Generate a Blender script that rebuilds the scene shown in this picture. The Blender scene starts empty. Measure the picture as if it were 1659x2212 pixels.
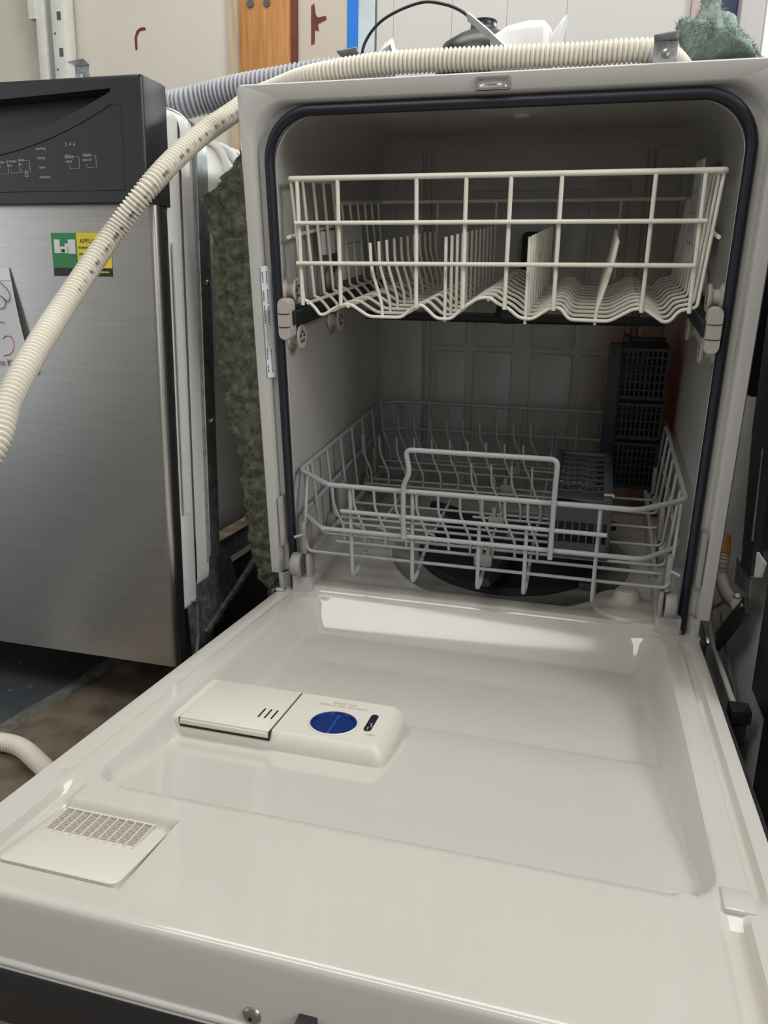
import bpy, bmesh, math, random
from mathutils import Vector, Matrix
C = bpy.context.scene.collection
S = bpy.context.scene
random.seed(7)
R = math.radians
PI = math.pi

# ---------------------------------------------------------------- camera
FLOOR = -0.065
UP = Matrix.Translation((0, 0, -FLOOR))
cam = bpy.data.objects.new('camera', bpy.data.cameras.new('camera')); C.objects.link(cam)
cam.data.sensor_fit = 'AUTO'; cam.data.sensor_width = 36.0
cam.data.lens = 1681.698 / 2212 * 36
cam.data.clip_start = 0.02
_f = Vector((-0.2462512, 0.93623583, -0.25064479)).normalized()
_r = Vector((0.96535505, 0.25995975, 0.02259705)).normalized()
_u = _r.cross(_f).normalized(); _r = _f.cross(_u)
cam.matrix_world = Matrix(((_r.x, _u.x, -_f.x, 0.13249573), (_r.y, _u.y, -_f.y, -1.03036142),
                           (_r.z, _u.z, -_f.z, 0.53956725 - FLOOR), (0, 0, 0, 1)))
S.camera = cam

# ---------------------------------------------------------------- world, lamps, exposure
S.view_settings.view_transform = 'Standard'
S.view_settings.look = 'None'
S.view_settings.gamma = 1
S.view_settings.use_curve_mapping = False
S.view_settings.exposure = 0.0
w = bpy.data.worlds.new('sky'); S.world = w; w.use_nodes = True
bg = w.node_tree.nodes['Background']
bg.inputs[0].default_value = (0.86, 0.93, 1.0, 1); bg.inputs[1].default_value = 1.5

def area(name, loc, target, sx, sy, power, col):
    l = bpy.data.lights.new(name, 'AREA'); l.shape = 'RECTANGLE'; l.size = sx; l.size_y = sy
    l.energy = power; l.color = col
    o = bpy.data.objects.new(name, l); C.objects.link(o); o.location = loc
    o.rotation_euler = (Vector(target) - Vector(loc)).to_track_quat('-Z', 'Y').to_euler()
    return o
area('ceiling_lamp', (-0.15, 0.15, 2.42), (-0.15, 0.0, 0), 2.0, 0.7, 28, (1.0, 0.985, 0.96))
area('front_ceiling_lamp', (-0.5, -1.6, 2.35), (-0.2, -0.4, 0.2), 1.4, 0.6, 20, (1.0, 0.975, 0.93))
area('side_fill_lamp', (2.37, -1.05, 1.90), (-0.3, 0.1, 0.40), 1.2, 1.0, 72, (0.97, 0.98, 1.0))  # added fill lamp at the right wall, which has no window opening
sun = bpy.data.objects.new('sun', bpy.data.lights.new('sun', 'SUN')); C.objects.link(sun)
sun.data.energy = 2.5; sun.data.angle = R(3); sun.data.color = (1, 0.97, 0.9)
sun.rotation_euler = Vector((-0.62, -0.66, -0.42)).to_track_quat('-Z', 'Y').to_euler()

# ---------------------------------------------------------------- materials
def mat(name, col, rough=0.5, metal=0.0, noise=0.0, nscale=20.0, bump=0.0, bscale=200.0, stretch=None,
        col2=None, spec=0.5, coat=0.0, trans=0.0, sss=0.0):
    m = bpy.data.materials.new(name); m.use_nodes = True
    nt = m.node_tree; b = nt.nodes['Principled BSDF']
    b.inputs['Base Color'].default_value = (*col, 1)
    b.inputs['Roughness'].default_value = rough
    b.inputs['Metallic'].default_value = metal
    b.inputs['Specular IOR Level'].default_value = spec
    b.inputs['Coat Weight'].default_value = coat
    b.inputs['Transmission Weight'].default_value = trans
    if sss:
        b.inputs['Subsurface Weight'].default_value = sss
        b.inputs['Subsurface Radius'].default_value = (0.01, 0.009, 0.006)
    tc = nt.nodes.new('ShaderNodeTexCoord'); mp = nt.nodes.new('ShaderNodeMapping')
    nt.links.new(tc.outputs['Object'], mp.inputs[0])
    if stretch: mp.inputs['Scale'].default_value = stretch
    if noise or col2:
        n = nt.nodes.new('ShaderNodeTexNoise'); n.inputs['Scale'].default_value = nscale
        n.inputs['Detail'].default_value = 5
        nt.links.new(mp.outputs[0], n.inputs['Vector'])
        mx = nt.nodes.new('ShaderNodeMix'); mx.data_type = 'RGBA'
        c2 = col2 if col2 else tuple(max(0, c * (1 - noise)) for c in col)
        mx.inputs[6].default_value = (*col, 1); mx.inputs[7].default_value = (*c2, 1)
        rp = nt.nodes.new('ShaderNodeMapRange'); rp.inputs[1].default_value = 0.35; rp.inputs[2].default_value = 0.65
        nt.links.new(n.outputs[0], rp.inputs[0]); nt.links.new(rp.outputs[0], mx.inputs[0])
        nt.links.new(mx.outputs[2], b.inputs['Base Color'])
    if bump:
        n2 = nt.nodes.new('ShaderNodeTexNoise'); n2.inputs['Scale'].default_value = bscale
        nt.links.new(mp.outputs[0], n2.inputs['Vector'])
        bp = nt.nodes.new('ShaderNodeBump'); bp.inputs['Strength'].default_value = bump; bp.inputs['Distance'].default_value = 0.001
        nt.links.new(n2.outputs[0], bp.inputs['Height']); nt.links.new(bp.outputs[0], b.inputs['Normal'])
    return m

M_ = {}
M_['flange'] = mat('flange_plastic', (0.53, 0.515, 0.485), 0.33, noise=0.05, nscale=6)
M_['liner'] = mat('door_liner_plastic', (0.525, 0.50, 0.455), 0.09, noise=0.04, nscale=5)
M_['housing'] = mat('dispenser_plastic', (0.58, 0.56, 0.495), 0.45, bump=0.08, bscale=900)
M_['gasket'] = mat('gasket_rubber', (0.008, 0.011, 0.018), 0.45)
M_['dark'] = mat('dark_gap', (0.01, 0.01, 0.011), 0.7)
M_['blackplastic'] = mat('black_plastic', (0.017, 0.018, 0.021), 0.36, bump=0.05, bscale=1500)
M_['navy'] = mat('charcoal_plastic', (0.012, 0.015, 0.02), 0.4)
M_['greyplastic'] = mat('slate_grey_plastic', (0.045, 0.05, 0.057), 0.45)
M_['cream_wire'] = mat('cream_nylon_wire', (0.80, 0.77, 0.66), 0.38, noise=0.06, nscale=40)
M_['grey_wire'] = mat('grey_nylon_wire', (0.36, 0.37, 0.37), 0.33, noise=0.06, nscale=40)
M_['taupe'] = mat('taupe_plastic', (0.46, 0.42, 0.37), 0.4)
M_['blue'] = mat('blue_plastic', (0.004, 0.022, 0.13), 0.25)
M_['bluefin'] = mat('blue_fin_plastic', (0.012, 0.055, 0.24), 0.3)
M_['chrome'] = mat('chrome', (0.8, 0.8, 0.82), 0.12, 1.0)
M_['screw'] = mat('screw_steel', (0.5, 0.48, 0.44), 0.28, 1.0)
M_['galv'] = mat('galvanised_steel', (0.50, 0.53, 0.55), 0.36, 0.9, noise=0.35, nscale=60)
M_['dirtysteel'] = mat('dusty_steel', (0.24, 0.25, 0.26), 0.5, 0.5, noise=0.6, nscale=90, bump=0.2, bscale=300)
M_['steel'] = mat('brushed_steel', (0.60, 0.58, 0.55), 0.30, 1.0, noise=0.10, nscale=9, stretch=(1.5, 1, 60), bump=0.04, bscale=60)
M_['lit_steel'] = mat('lit_scuffed_stainless', (0.88, 0.88, 0.87), 0.30, 0.2, noise=0.2, nscale=14, bump=0.12, bscale=30)  # near-white, barely metallic: light on the steel is painted into the colour
M_['galvdark'] = mat('dull_galvanised_steel', (0.46, 0.48, 0.49), 0.42, 0.6, noise=0.4, nscale=120, bump=0.3, bscale=200)
M_['rackclip'] = mat('grey_taupe_plastic', (0.31, 0.295, 0.27), 0.45)
M_['white'] = mat('white_plastic', (0.74, 0.73, 0.70), 0.4, noise=0.04, nscale=8)
M_['whitegloss'] = mat('white_translucent_plastic', (0.82, 0.82, 0.80), 0.35, sss=0.3)
M_['reflected_cuff'] = mat('orange_reflection', (0.55, 0.26, 0.06), 0.5)  # orange of a mirrored hose end, painted as its own colour
M_['label'] = mat('label_paper', (0.72, 0.74, 0.77), 0.5)
M_['ink'] = mat('grey_ink', (0.12, 0.12, 0.13), 0.6)
M_['palemark'] = mat('pale_print', (0.42, 0.43, 0.44), 0.6)
M_['paper'] = mat('paper', (0.70, 0.70, 0.73), 0.7, noise=0.05, nscale=12)
M_['papertop'] = mat('bare_paper', (0.72, 0.72, 0.72), 0.7)
M_['red'] = mat('red_marker', (0.42, 0.05, 0.04), 0.6)
M_['green'] = mat('sticker_green', (0.03, 0.22, 0.07), 0.4)
M_['yellow'] = mat('sticker_yellow', (0.80, 0.66, 0.01), 0.4)
M_['black'] = mat('sticker_black', (0.008, 0.008, 0.02), 0.4)
M_['fibre'] = mat('insulation_fibre', (0.065, 0.073, 0.055), 0.95, col2=(0.19, 0.19, 0.135), nscale=85, bump=1.0, bscale=260)
M_['strand'] = mat('insulation_strand', (0.15, 0.165, 0.12), 0.9, col2=(0.30, 0.29, 0.20), nscale=30)
M_['tuft'] = mat('tuft_fibre', (0.20, 0.27, 0.24), 0.95, col2=(0.36, 0.43, 0.38), nscale=45, bump=1.0, bscale=260)
M_['hose'] = mat('cream_hose', (0.74, 0.70, 0.60), 0.42, noise=0.05, nscale=14, sss=0.15)
M_['greyhose'] = mat('grey_hose', (0.36, 0.37, 0.40), 0.4)
M_['drywall'] = mat('drywall_paint', (0.60, 0.565, 0.49), 0.75, noise=0.07, nscale=2.5, bump=0.1, bscale=90)
M_['drywall2'] = mat('drywall_warm', (0.55, 0.49, 0.40), 0.75, noise=0.10, nscale=4, bump=0.1, bscale=90)
M_['wallpanel'] = mat('white_wall_panel', (0.56, 0.55, 0.515), 0.55, noise=0.04, nscale=3)
M_['wood'] = mat('stud_wood', (0.52, 0.25, 0.075), 0.6, col2=(0.38, 0.16, 0.04), nscale=7, stretch=(14, 14, 0.9), bump=0.15, bscale=60)
M_['rawwood'] = mat('raw_wood_edge', (0.52, 0.40, 0.27), 0.7, noise=0.25, nscale=8, stretch=(10, 10, 1))
M_['redwood'] = mat('red_brown_paint', (0.15, 0.03, 0.018), 0.6, noise=0.3, nscale=20)
M_['tape'] = mat('blue_tape', (0.0, 0.17, 0.62), 0.55)
M_['paleblue'] = mat('pale_blue_paint', (0.58, 0.66, 0.68), 0.6, noise=0.2, nscale=10)
M_['seam'] = mat('seam_shadow', (0.30, 0.29, 0.27), 0.8)
M_['ceiling'] = mat('ceiling_paint', (0.62, 0.60, 0.56), 0.8, noise=0.04)
M_['concrete'] = mat('brown_concrete', (0.19, 0.145, 0.105), 0.85, col2=(0.09, 0.07, 0.05), nscale=22, bump=0.9, bscale=70)
M_['slate'] = mat('slate_floor_paint', (0.062, 0.07, 0.078), 0.5, col2=(0.04, 0.046, 0.055), nscale=9, bump=0.2, bscale=90)
M_['slateedge'] = mat('chipped_paint_edge', (0.17, 0.165, 0.145), 0.8, noise=0.5, nscale=60, bump=0.5, bscale=120)
M_['rack_white'] = mat('shelf_post_enamel', (0.66, 0.66, 0.60), 0.45, noise=0.08, nscale=30)
M_['slot'] = mat('slot_shadow', (0.09, 0.09, 0.10), 0.8)
M_['jamb'] = mat('window_jamb', (0.52, 0.50, 0.49), 0.6, noise=0.05)
M_['pinkwood'] = mat('jamb_wood', (0.50, 0.40, 0.36), 0.6, noise=0.1)
M_['blueblind'] = mat('blue_black_blind', (0.055, 0.075, 0.16), 0.5)
def glass():
    m = bpy.data.materials.new('window_glass'); m.use_nodes = True
    nt = m.node_tree; nt.nodes.remove(nt.nodes['Principled BSDF'])
    tr = nt.nodes.new('ShaderNodeBsdfTransparent'); tr.inputs[0].default_value = (0.93, 0.96, 0.97, 1)
    gl = nt.nodes.new('ShaderNodeBsdfGlossy'); gl.inputs['Roughness'].default_value = 0.02
    mx = nt.nodes.new('ShaderNodeMixShader'); mx.inputs[0].default_value = 0.06
    nt.links.new(tr.outputs[0], mx.inputs[1]); nt.links.new(gl.outputs[0], mx.inputs[2])
    nt.links.new(mx.outputs[0], nt.nodes['Material Output'].inputs[0])
    return m
M_['glass'] = glass()

def tubmat():
    """beige moulded tub; an orange food stain of its own shape in the back right corner"""
    m = mat('tub_plastic', (0.47, 0.45, 0.425), 0.30, noise=0.06, nscale=5)
    nt = m.node_tree; b = nt.nodes['Principled BSDF']
    old = b.inputs['Base Color'].links[0].from_socket
    tc = nt.nodes.new('ShaderNodeTexCoord')
    sub = nt.nodes.new('ShaderNodeVectorMath'); sub.operation = 'SUBTRACT'; sub.inputs[1].default_value = (0.25, 0.21, 0.32)
    nt.links.new(tc.outputs['Object'], sub.inputs[0])
    sc = nt.nodes.new('ShaderNodeVectorMath'); sc.operation = 'MULTIPLY'; sc.inputs[1].default_value = (9, 5.5, 4.2)
    nt.links.new(sub.outputs[0], sc.inputs[0])
    ln = nt.nodes.new('ShaderNodeVectorMath'); ln.operation = 'LENGTH'; nt.links.new(sc.outputs[0], ln.inputs[0])
    n = nt.nodes.new('ShaderNodeTexNoise'); n.inputs['Scale'].default_value = 9; nt.links.new(tc.outputs['Object'], n.inputs['Vector'])
    ad = nt.nodes.new('ShaderNodeMath'); ad.operation = 'ADD'
    nt.links.new(ln.outputs['Value'], ad.inputs[0]); nt.links.new(n.outputs[0], ad.inputs[1])
    rg = nt.nodes.new('ShaderNodeMapRange'); rg.inputs[1].default_value = 1.75; rg.inputs[2].default_value = 0.95
    rg.inputs[3].default_value = 0; rg.inputs[4].default_value = 0.75
    nt.links.new(ad.outputs[0], rg.inputs[0])
    mx = nt.nodes.new('ShaderNodeMix'); mx.data_type = 'RGBA'; mx.inputs[7].default_value = (0.42, 0.13, 0.05, 1)
    nt.links.new(rg.outputs[0], mx.inputs[0]); nt.links.new(old, mx.inputs[6]); nt.links.new(mx.outputs[2], b.inputs['Base Color'])
    return m
M_['tub'] = tubmat()

def hosemat():
    """cream hose with dark print dashes along one side (UV u = around, v = along)"""
    m = M_['hose']; nt = m.node_tree; b = nt.nodes['Principled BSDF']
    old = b.inputs['Base Color'].links[0].from_socket
    uv = nt.nodes.new('ShaderNodeUVMap'); sp = nt.nodes.new('ShaderNodeSeparateXYZ'); nt.links.new(uv.outputs[0], sp.inputs[0])
    n = nt.nodes.new('ShaderNodeTexNoise'); n.noise_dimensions = '1D'; n.inputs['Scale'].default_value = 1.0; n.inputs['Detail'].default_value = 2
    mu = nt.nodes.new('ShaderNodeMath'); mu.operation = 'MULTIPLY'; mu.inputs[1].default_value = 85
    nt.links.new(sp.outputs[1], mu.inputs[0]); nt.links.new(mu.outputs[0], n.inputs['W'])
    g = nt.nodes.new('ShaderNodeMapRange'); g.inputs[1].default_value = 0.47; g.inputs[2].default_value = 0.56; nt.links.new(n.outputs[0], g.inputs[0])
    d = nt.nodes.new('ShaderNodeMath'); d.operation = 'SUBTRACT'; d.inputs[1].default_value = 0.0; nt.links.new(sp.outputs[0], d.inputs[0])
    a = nt.nodes.new('ShaderNodeMath'); a.operation = 'ABSOLUTE'; nt.links.new(d.outputs[0], a.inputs[0])
    l = nt.nodes.new('ShaderNodeMapRange'); l.inputs[1].default_value = 0.04; l.inputs[2].default_value = 0.02; nt.links.new(a.outputs[0], l.inputs[0])
    p = nt.nodes.new('ShaderNodeMath'); p.operation = 'MULTIPLY'; nt.links.new(g.outputs[0], p.inputs[0]); nt.links.new(l.outputs[0], p.inputs[1])
    p2 = nt.nodes.new('ShaderNodeMath'); p2.operation = 'MULTIPLY'; p2.inputs[1].default_value = 0.75; nt.links.new(p.outputs[0], p2.inputs[0])
    mx = nt.nodes.new('ShaderNodeMix'); mx.data_type = 'RGBA'; mx.inputs[7].default_value = (0.12, 0.11, 0.11, 1)
    nt.links.new(p2.outputs[0], mx.inputs[0]); nt.links.new(old, mx.inputs[6]); nt.links.new(mx.outputs[2], b.inputs['Base Color'])
hosemat()

# ---------------------------------------------------------------- geometry helpers
PHI = R(7.5)
MD = UP @ Matrix.Rotation(PHI, 4, 'X')      # frame of the open dishwasher, which tips forward
MW = UP                                      # frame of the upright room
D2W = Matrix.Rotation(PHI, 4, 'X')

class G:
    def __init__(s): s.v = []; s.f = []; s.uv = None
    def add(s, vs, fs):
        b = len(s.v); s.v += [tuple(x) for x in vs]; s.f += [tuple(i + b for i in q) for q in fs]; return s
    def box(s, x0, x1, y0, y1, z0, z1):
        vs = [(x0, y0, z0), (x1, y0, z0), (x1, y1, z0), (x0, y1, z0), (x0, y0, z1), (x1, y0, z1), (x1, y1, z1), (x0, y1, z1)]
        return s.add(vs, [(0, 3, 2, 1), (4, 5, 6, 7), (0, 1, 5, 4), (1, 2, 6, 5), (2, 3, 7, 6), (3, 0, 4, 7)])
    def bbox(s, x0, x1, y0, y1, z0, z1, r=0.002, seg=2):
        bm = bmesh.new(); bmesh.ops.create_cube(bm, size=1)
        for v in bm.verts:
            v.co = Vector(((x0 + x1) / 2 + v.co.x * (x1 - x0), (y0 + y1) / 2 + v.co.y * (y1 - y0), (z0 + z1) / 2 + v.co.z * (z1 - z0)))
        bmesh.ops.bevel(bm, geom=bm.edges[:], offset=r, segments=seg, profile=0.5, affect='EDGES')
        bm.verts.index_update()
        s.add([v.co[:] for v in bm.verts], [[v.index for v in f.verts] for f in bm.faces]); bm.free(); return s
    def prism(s, pts, d):
        """closed outline pts (3-D, planar) extruded by vector d"""
        n = len(pts); d = Vector(d)
        vs = [tuple(Vector(p)) for p in pts] + [tuple(Vector(p) + d) for p in pts]
        fs = [tuple(range(n))[::-1], tuple(range(n, 2 * n))] + [(i, (i + 1) % n, n + (i + 1) % n, n + i) for i in range(n)]
        return s.add(vs, fs)
    def loft(s, loops, closed=True, cap0=False, cap1=False):
        n = len(loops[0]); vs = [p for l in loops for p in l]; fs = []
        for a in range(len(loops) - 1):
            for i in range(n if closed else n - 1):
                j = (i + 1) % n
                fs.append((a * n + i, a * n + j, (a + 1) * n + j, (a + 1) * n + i))
        if cap0: fs.append(tuple(range(n))[::-1])
        if cap1: fs.append(tuple(range((len(loops) - 1) * n, len(loops) * n)))
        return s.add(vs, fs)
    def tube(s, path, r, n=8, caps=True, radii=None, closed=False):
        P = [Vector(p) for p in path]; m = len(P); rings = []
        T = []
        for i in range(m):
            if closed: t = P[(i + 1) % m] - P[i - 1]
            else: t = P[min(i + 1, m - 1)] - P[max(i - 1, 0)]
            T.append(t.normalized())
        a = Vector((0, 0, 1)) if abs(T[0].z) < 0.9 else Vector((1, 0, 0))
        u = (a - T[0] * a.dot(T[0])).normalized()
        for i in range(m):
            u = (u - T[i] * u.dot(T[i])).normalized(); b = T[i].cross(u)
            rr = radii[i] if radii else r
            rings.append([tuple(P[i] + (u * math.cos(2 * PI * k / n) + b * math.sin(2 * PI * k / n)) * rr) for k in range(n)])
        if closed: rings.append(rings[0])
        return s.loft(rings, True, caps and not closed, caps and not closed)
    def lathe(s, prof, c, axis='z', n=24, cap=True):
        """prof: list of (radius, height) about axis through c"""
        c = Vector(c); loops = []
        for r, h in prof:
            l = []
            for k in range(n):
                a = 2 * PI * k / n; p, q = r * math.cos(a), r * math.sin(a)
                l.append(tuple(c + (Vector((p, q, h)) if axis == 'z' else Vector((h, p, q)) if axis == 'x' else Vector((q, h, p)))))
            loops.append(l)
        return s.loft(loops, True, cap, cap)
    def xf(s, fn): s.v = [tuple(fn(*p)) for p in s.v]; return s
    def join(s, g): return s.add(g.v, g.f)

def fillet(pts, r, seg=5):
    P = [Vector(p) for p in pts]; out = [P[0]]
    for i in range(1, len(P) - 1):
        a, b, c = P[i - 1], P[i], P[i + 1]
        d1, d2 = (a - b), (c - b); rr = min(r, d1.length * .49, d2.length * .49)
        p, q = b + d1.normalized() * rr, b + d2.normalized() * rr
        for k in range(seg + 1):
            t = k / seg; out.append(p * (1 - t) ** 2 + b * 2 * t * (1 - t) + q * t * t)
    out.append(P[-1]); return out
def spline(pts, step):
    P = [Vector(p) for p in pts]; P = [P[0] * 2 - P[1]] + P + [P[-1] * 2 - P[-2]]; o = []
    for i in range(1, len(P) - 2):
        for k in range(40):
            t = k / 40; a, b, c, d = P[i - 1:i + 3]
            o.append(0.5 * ((2 * b) + (c - a) * t + (2 * a - 5 * b + 4 * c - d) * t * t + (3 * b - a - 3 * c + d) * t ** 3))
    o.append(P[-2])
    res = [o[0]]; acc = 0.0
    for i in range(1, len(o)):
        seg = (o[i] - o[i - 1]).length; pos = 0
        while acc + (seg - pos) >= step:
            pos += step - acc; acc = 0; res.append(o[i - 1].lerp(o[i], pos / seg))
        acc += seg - pos
    return res
def rrect(x0, x1, y0, y1, r, seg=5):
    o = []
    for cx, cy, a0 in ((x1 - r, y1 - r, 0), (x0 + r, y1 - r, 90), (x0 + r, y0 + r, 180), (x1 - r, y0 + r, 270)):
        for k in range(seg + 1):
            a = R(a0 + 90 * k / seg); o.append((cx + r * math.cos(a), cy + r * math.sin(a)))
    return o
def ss(a, b, x):
    t = min(1, max(0, (x - a) / (b - a))); return t * t * (3 - 2 * t)

def mesh(name, g, material, smooth=35):
    me = bpy.data.meshes.new(name); me.from_pydata(g.v, [], g.f); me.materials.append(material)
    bm = bmesh.new(); bm.from_mesh(me); bmesh.ops.recalc_face_normals(bm, faces=bm.faces[:]); bm.to_mesh(me); bm.free()
    me.polygons.foreach_set('use_smooth', [True] * len(me.polygons)); me.set_sharp_from_angle(angle=R(smooth))
    me.update(); return me
ORG = {}
def thing(name, label, cat, o, frame=MW, group=None):
    e = bpy.data.objects.new(name, None); C.objects.link(e); e.empty_display_size = 0.05
    e.matrix_world = frame @ Matrix.Translation(o); e['label'] = label; e['category'] = cat
    if group: e['group'] = group
    ORG[e.name] = (Vector(o), frame); return e
def part(name, g, material, root, label=None, kind=None, parent=None, smooth=35, space=None):
    """mesh part; vertices are given in the root's frame (or in the room's, space='W')"""
    o, fr = ORG[root.name]
    if space == 'W': inv = fr.inverted() @ MW; g.v = [tuple(inv @ Vector(p)) for p in g.v]
    g.v = [(p[0] - o.x, p[1] - o.y, p[2] - o.z) for p in g.v]
    ob = bpy.data.objects.new(name, mesh(name, g, M_[material], smooth)); C.objects.link(ob)
    ob.parent = parent if parent else root
    if label: ob['label'] = label
    if kind: ob['kind'] = kind
    return ob
def repeat(ob, d):
    c = ob.copy(); C.objects.link(c); c.location = Vector(ob.location) + Vector(d); return c
def single(name, g, material, label, cat, o, frame=MW, group=None, kind=None, smooth=35):
    g.v = [(p[0] - o[0], p[1] - o[1], p[2] - o[2]) for p in g.v]
    ob = bpy.data.objects.new(name, mesh(name, g, M_[material], smooth)); C.objects.link(ob)
    ob.matrix_world = frame @ Matrix.Translation(o)
    if kind: ob['kind'] = kind
    if label: ob['label'] = label
    if cat: ob['category'] = cat
    if group: ob['group'] = group
    ORG[ob.name] = (Vector(o), frame); return ob
def struct(name, g, material, frame=MW): return single(name, g, material, None, None, (0, 0, 0), frame, kind='structure')
def text(s, size, depth=0.0003):
    """flat lettering in its own xy plane, centred"""
    cu = bpy.data.curves.new('t', 'FONT'); cu.body = s; cu.size = size; cu.extrude = depth; cu.resolution_u = 2
    cu.align_x = 'CENTER'; cu.align_y = 'CENTER'
    o = bpy.data.objects.new('t', cu); C.objects.link(o)
    dg = bpy.context.evaluated_depsgraph_get(); dg.update()
    me = bpy.data.meshes.new_from_object(o.evaluated_get(dg))
    g = G().add([v.co[:] for v in me.vertices], [tuple(p.vertices) for p in me.polygons])
    bpy.data.objects.remove(o); bpy.data.curves.remove(cu); bpy.data.meshes.remove(me); return g

# ================================================================ the room (room frame, floor at z = FLOOR)
WY = 1.0
fl = struct('floor', G().box(-3.2, 2.4, -4.2, 1.05, FLOOR - 0.1, FLOOR), 'concrete')
# painted slab left of a chipped edge
jag = [(-0.645 + random.uniform(-.006, .006) + 0.02 * math.sin(y * 5), y) for y in [(-4.2 + 0.04 * i) for i in range(126)]]
g = G()
n = len(jag)
g.loft([[(-3.2, y, FLOOR + 0.003) for x, y in jag], [(x, y, FLOOR + 0.003) for x, y in jag]], False)
ob = single('painted_slab', g, 'slate', None, None, (0, 0, 0)); ob.parent = fl; ob.matrix_world = MW
g = G(); g.loft([[(x - 0.001, y, FLOOR + 0.0042) for x, y in jag], [(x + 0.018 + random.uniform(-.003, .004), y, FLOOR + 0.0042) for x, y in jag],
                 [(x + 0.022, y, FLOOR - 0.001) for x, y in jag]], False)
ob = single('chipped_edge', g, 'slateedge', None, None, (0, 0, 0)); ob.parent = fl; ob.matrix_world = MW
g = G()
for i in range(34):
    x, y = random.uniform(-1.0, -0.67), random.uniform(-.35, .1); r = random.uniform(.001, .005)
    g.prism([(x + r * random.uniform(.6, 1.5) * math.cos(a), y + r * math.sin(a), FLOOR + .003) for a in [k * PI / 3 for k in range(6)]], (0, 0, .0008))
ob = single('paint_chip', g, 'slateedge', None, None, (0, 0, 0), kind='stuff'); ob.parent = fl; ob.matrix_world = MW

struct('ceiling', G().box(-3.2, 2.4, -4.2, 1.2, 2.5, 2.6), 'ceiling')
struct('wall_left', G().box(-3.3, -3.2, -1.7, 1.2, FLOOR, 2.5).box(-3.3, -3.2, -4.2, -1.7, 2.15, 2.5), 'drywall')  # unseen opening toward the front, added so the steel door reflects sky
struct('wall_right', G().box(2.4, 2.5, -4.2, 1.2, FLOOR, 2.5), 'drywall')
wb = struct('wall_back', G().box(-3.2, -0.82, WY, WY + .1, FLOOR, 2.5), 'drywall')
def wpart(name, g, m, label=None):
    ob = single(name, g, m, None, None, (0, 0, 0)); ob.parent = wb; ob.matrix_world = MW
    if label: ob['label'] = label
    return ob
wpart('drywall_edge', G().box(-0.832, -0.80, WY - .013, WY + .1, FLOOR, 2.5), 'rawwood')
st = wpart('stud', G().bbox(-0.80, -0.664, WY - .02, WY + .07, FLOOR, 2.5, .003), 'wood', 'orange-brown wooden stud with two bolt holes')
for x, z in ((-0.767, 1.265), (-0.723, 1.264)):
    wpart('bolt_hole', G().lathe([(.009, 0), (.009, .004)], (x, WY - .0235, z), 'y', 14), 'slot')
wpart('painted_strip', G().box(-0.664, -0.648, WY - .015, WY + .07, FLOOR, 2.5), 'redwood', 'dark red-brown painted strip')
wpart('drywall_patch', G().box(-0.648, -0.521, WY - .004, WY + .08, FLOOR, 2.5), 'drywall2')
wpart('tape_strip', G().box(-0.521, -0.495, WY - .006, WY + .06, FLOOR, 2.5), 'tape', 'blue masking tape')
wpart('pale_strip', G().box(-0.495, -0.453, WY, WY + .08, FLOOR, 2.5), 'paleblue')
wpart('seam', G().box(-0.453, -0.447, WY + .006, WY + .08, FLOOR, 2.5), 'seam')
xs = [-0.447, -0.406, -0.264, -0.135, 0.0, 0.133, 0.266]
for a, b in zip(xs[:-1], xs[1:]):
    wpart('wall_panel', G().bbox(a + .0002, b - .0002, WY - .004, WY + .09, FLOOR, 2.5, .0009, 1), 'wallpanel')
# stains and scuffs on the drywall: thin paint films with their own outline
def blot(cx, cz, pts, m, y): return wpart('stain', G().prism([(cx + a, y, cz + b) for a, b in pts], (0, -.0006, 0)), m)
blot(-1.093, 1.221, [(-.012, -.035), (-.006, -.035), (-.005, -.005), (.004, .008), (.022, .010), (.018, .017), (.004, .016), (-.006, .010), (-.013, -.006)], 'redwood', WY)
blot(-0.602, 1.215, [(-.012, -.045), (-.003, -.043), (-.002, -.012), (.008, -.016), (.006, .0), (.028, .008), (.026, .016), (.006, .014), (.0, .020), (-.004, .045), (-.012, .04)], 'redwood', WY - .0045)
# window at the right: jambs, a blue blind, and the open daylight beyond
struct('trim_1', G().bbox(0.266, 0.305, WY - .02, WY + .12, FLOOR, 2.5, .003), 'pinkwood')
struct('trim_2', G().bbox(0.366, 0.412, WY - .03, WY + .12, FLOOR, 2.5, .003), 'jamb')
struct('trim_3', G().box(0.412, 0.424, WY + .02, WY + .12, FLOOR, 2.5), 'jamb')
wpart('blind', G().bbox(0.305, 0.366, WY + .03, WY + .08, FLOOR, 2.5, .004), 'blueblind', 'dark blue blind edge')
wi = struct('window_1', G().box(0.424, 1.7, WY + .02, WY + .12, FLOOR, 0.6).box(0.424, 1.7, WY + .02, WY + .12, 2.1, 2.5)
            .box(1.66, 1.7, WY + .02, WY + .12, .6, 2.1).box(1.05, 1.08, WY + .04, WY + .1, .6, 2.1), 'jamb')
ob = single('pane', G().box(0.424, 1.66, WY + .068, WY + .072, .6, 2.1), 'glass', None, None, (0, 0, 0)); ob.parent = wi; ob.matrix_world = MW
struct('wall_front', G().box(-3.2, 0.9, -4.3, -4.2, FLOOR, 2.5).box(0.9, 2.3, -4.3, -4.2, 2.05, 2.5).box(2.3, 2.4, -4.3, -4.2, FLOOR, 2.5), 'drywall')  # unseen wall, added to cut the light from behind the camera
struct('fill_lamp_frame', G().box(2.36, 2.4, -1.75, -1.68, 1.25, 2.35).box(2.36, 2.4, -.42, -.35, 1.25, 2.35).box(2.36, 2.4, -1.75, -.35, 1.2, 1.25).box(2.36, 2.4, -1.75, -.35, 2.35, 2.42), 'jamb')  # unseen frame added around the side fill lamp; the wall behind is solid
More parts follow.
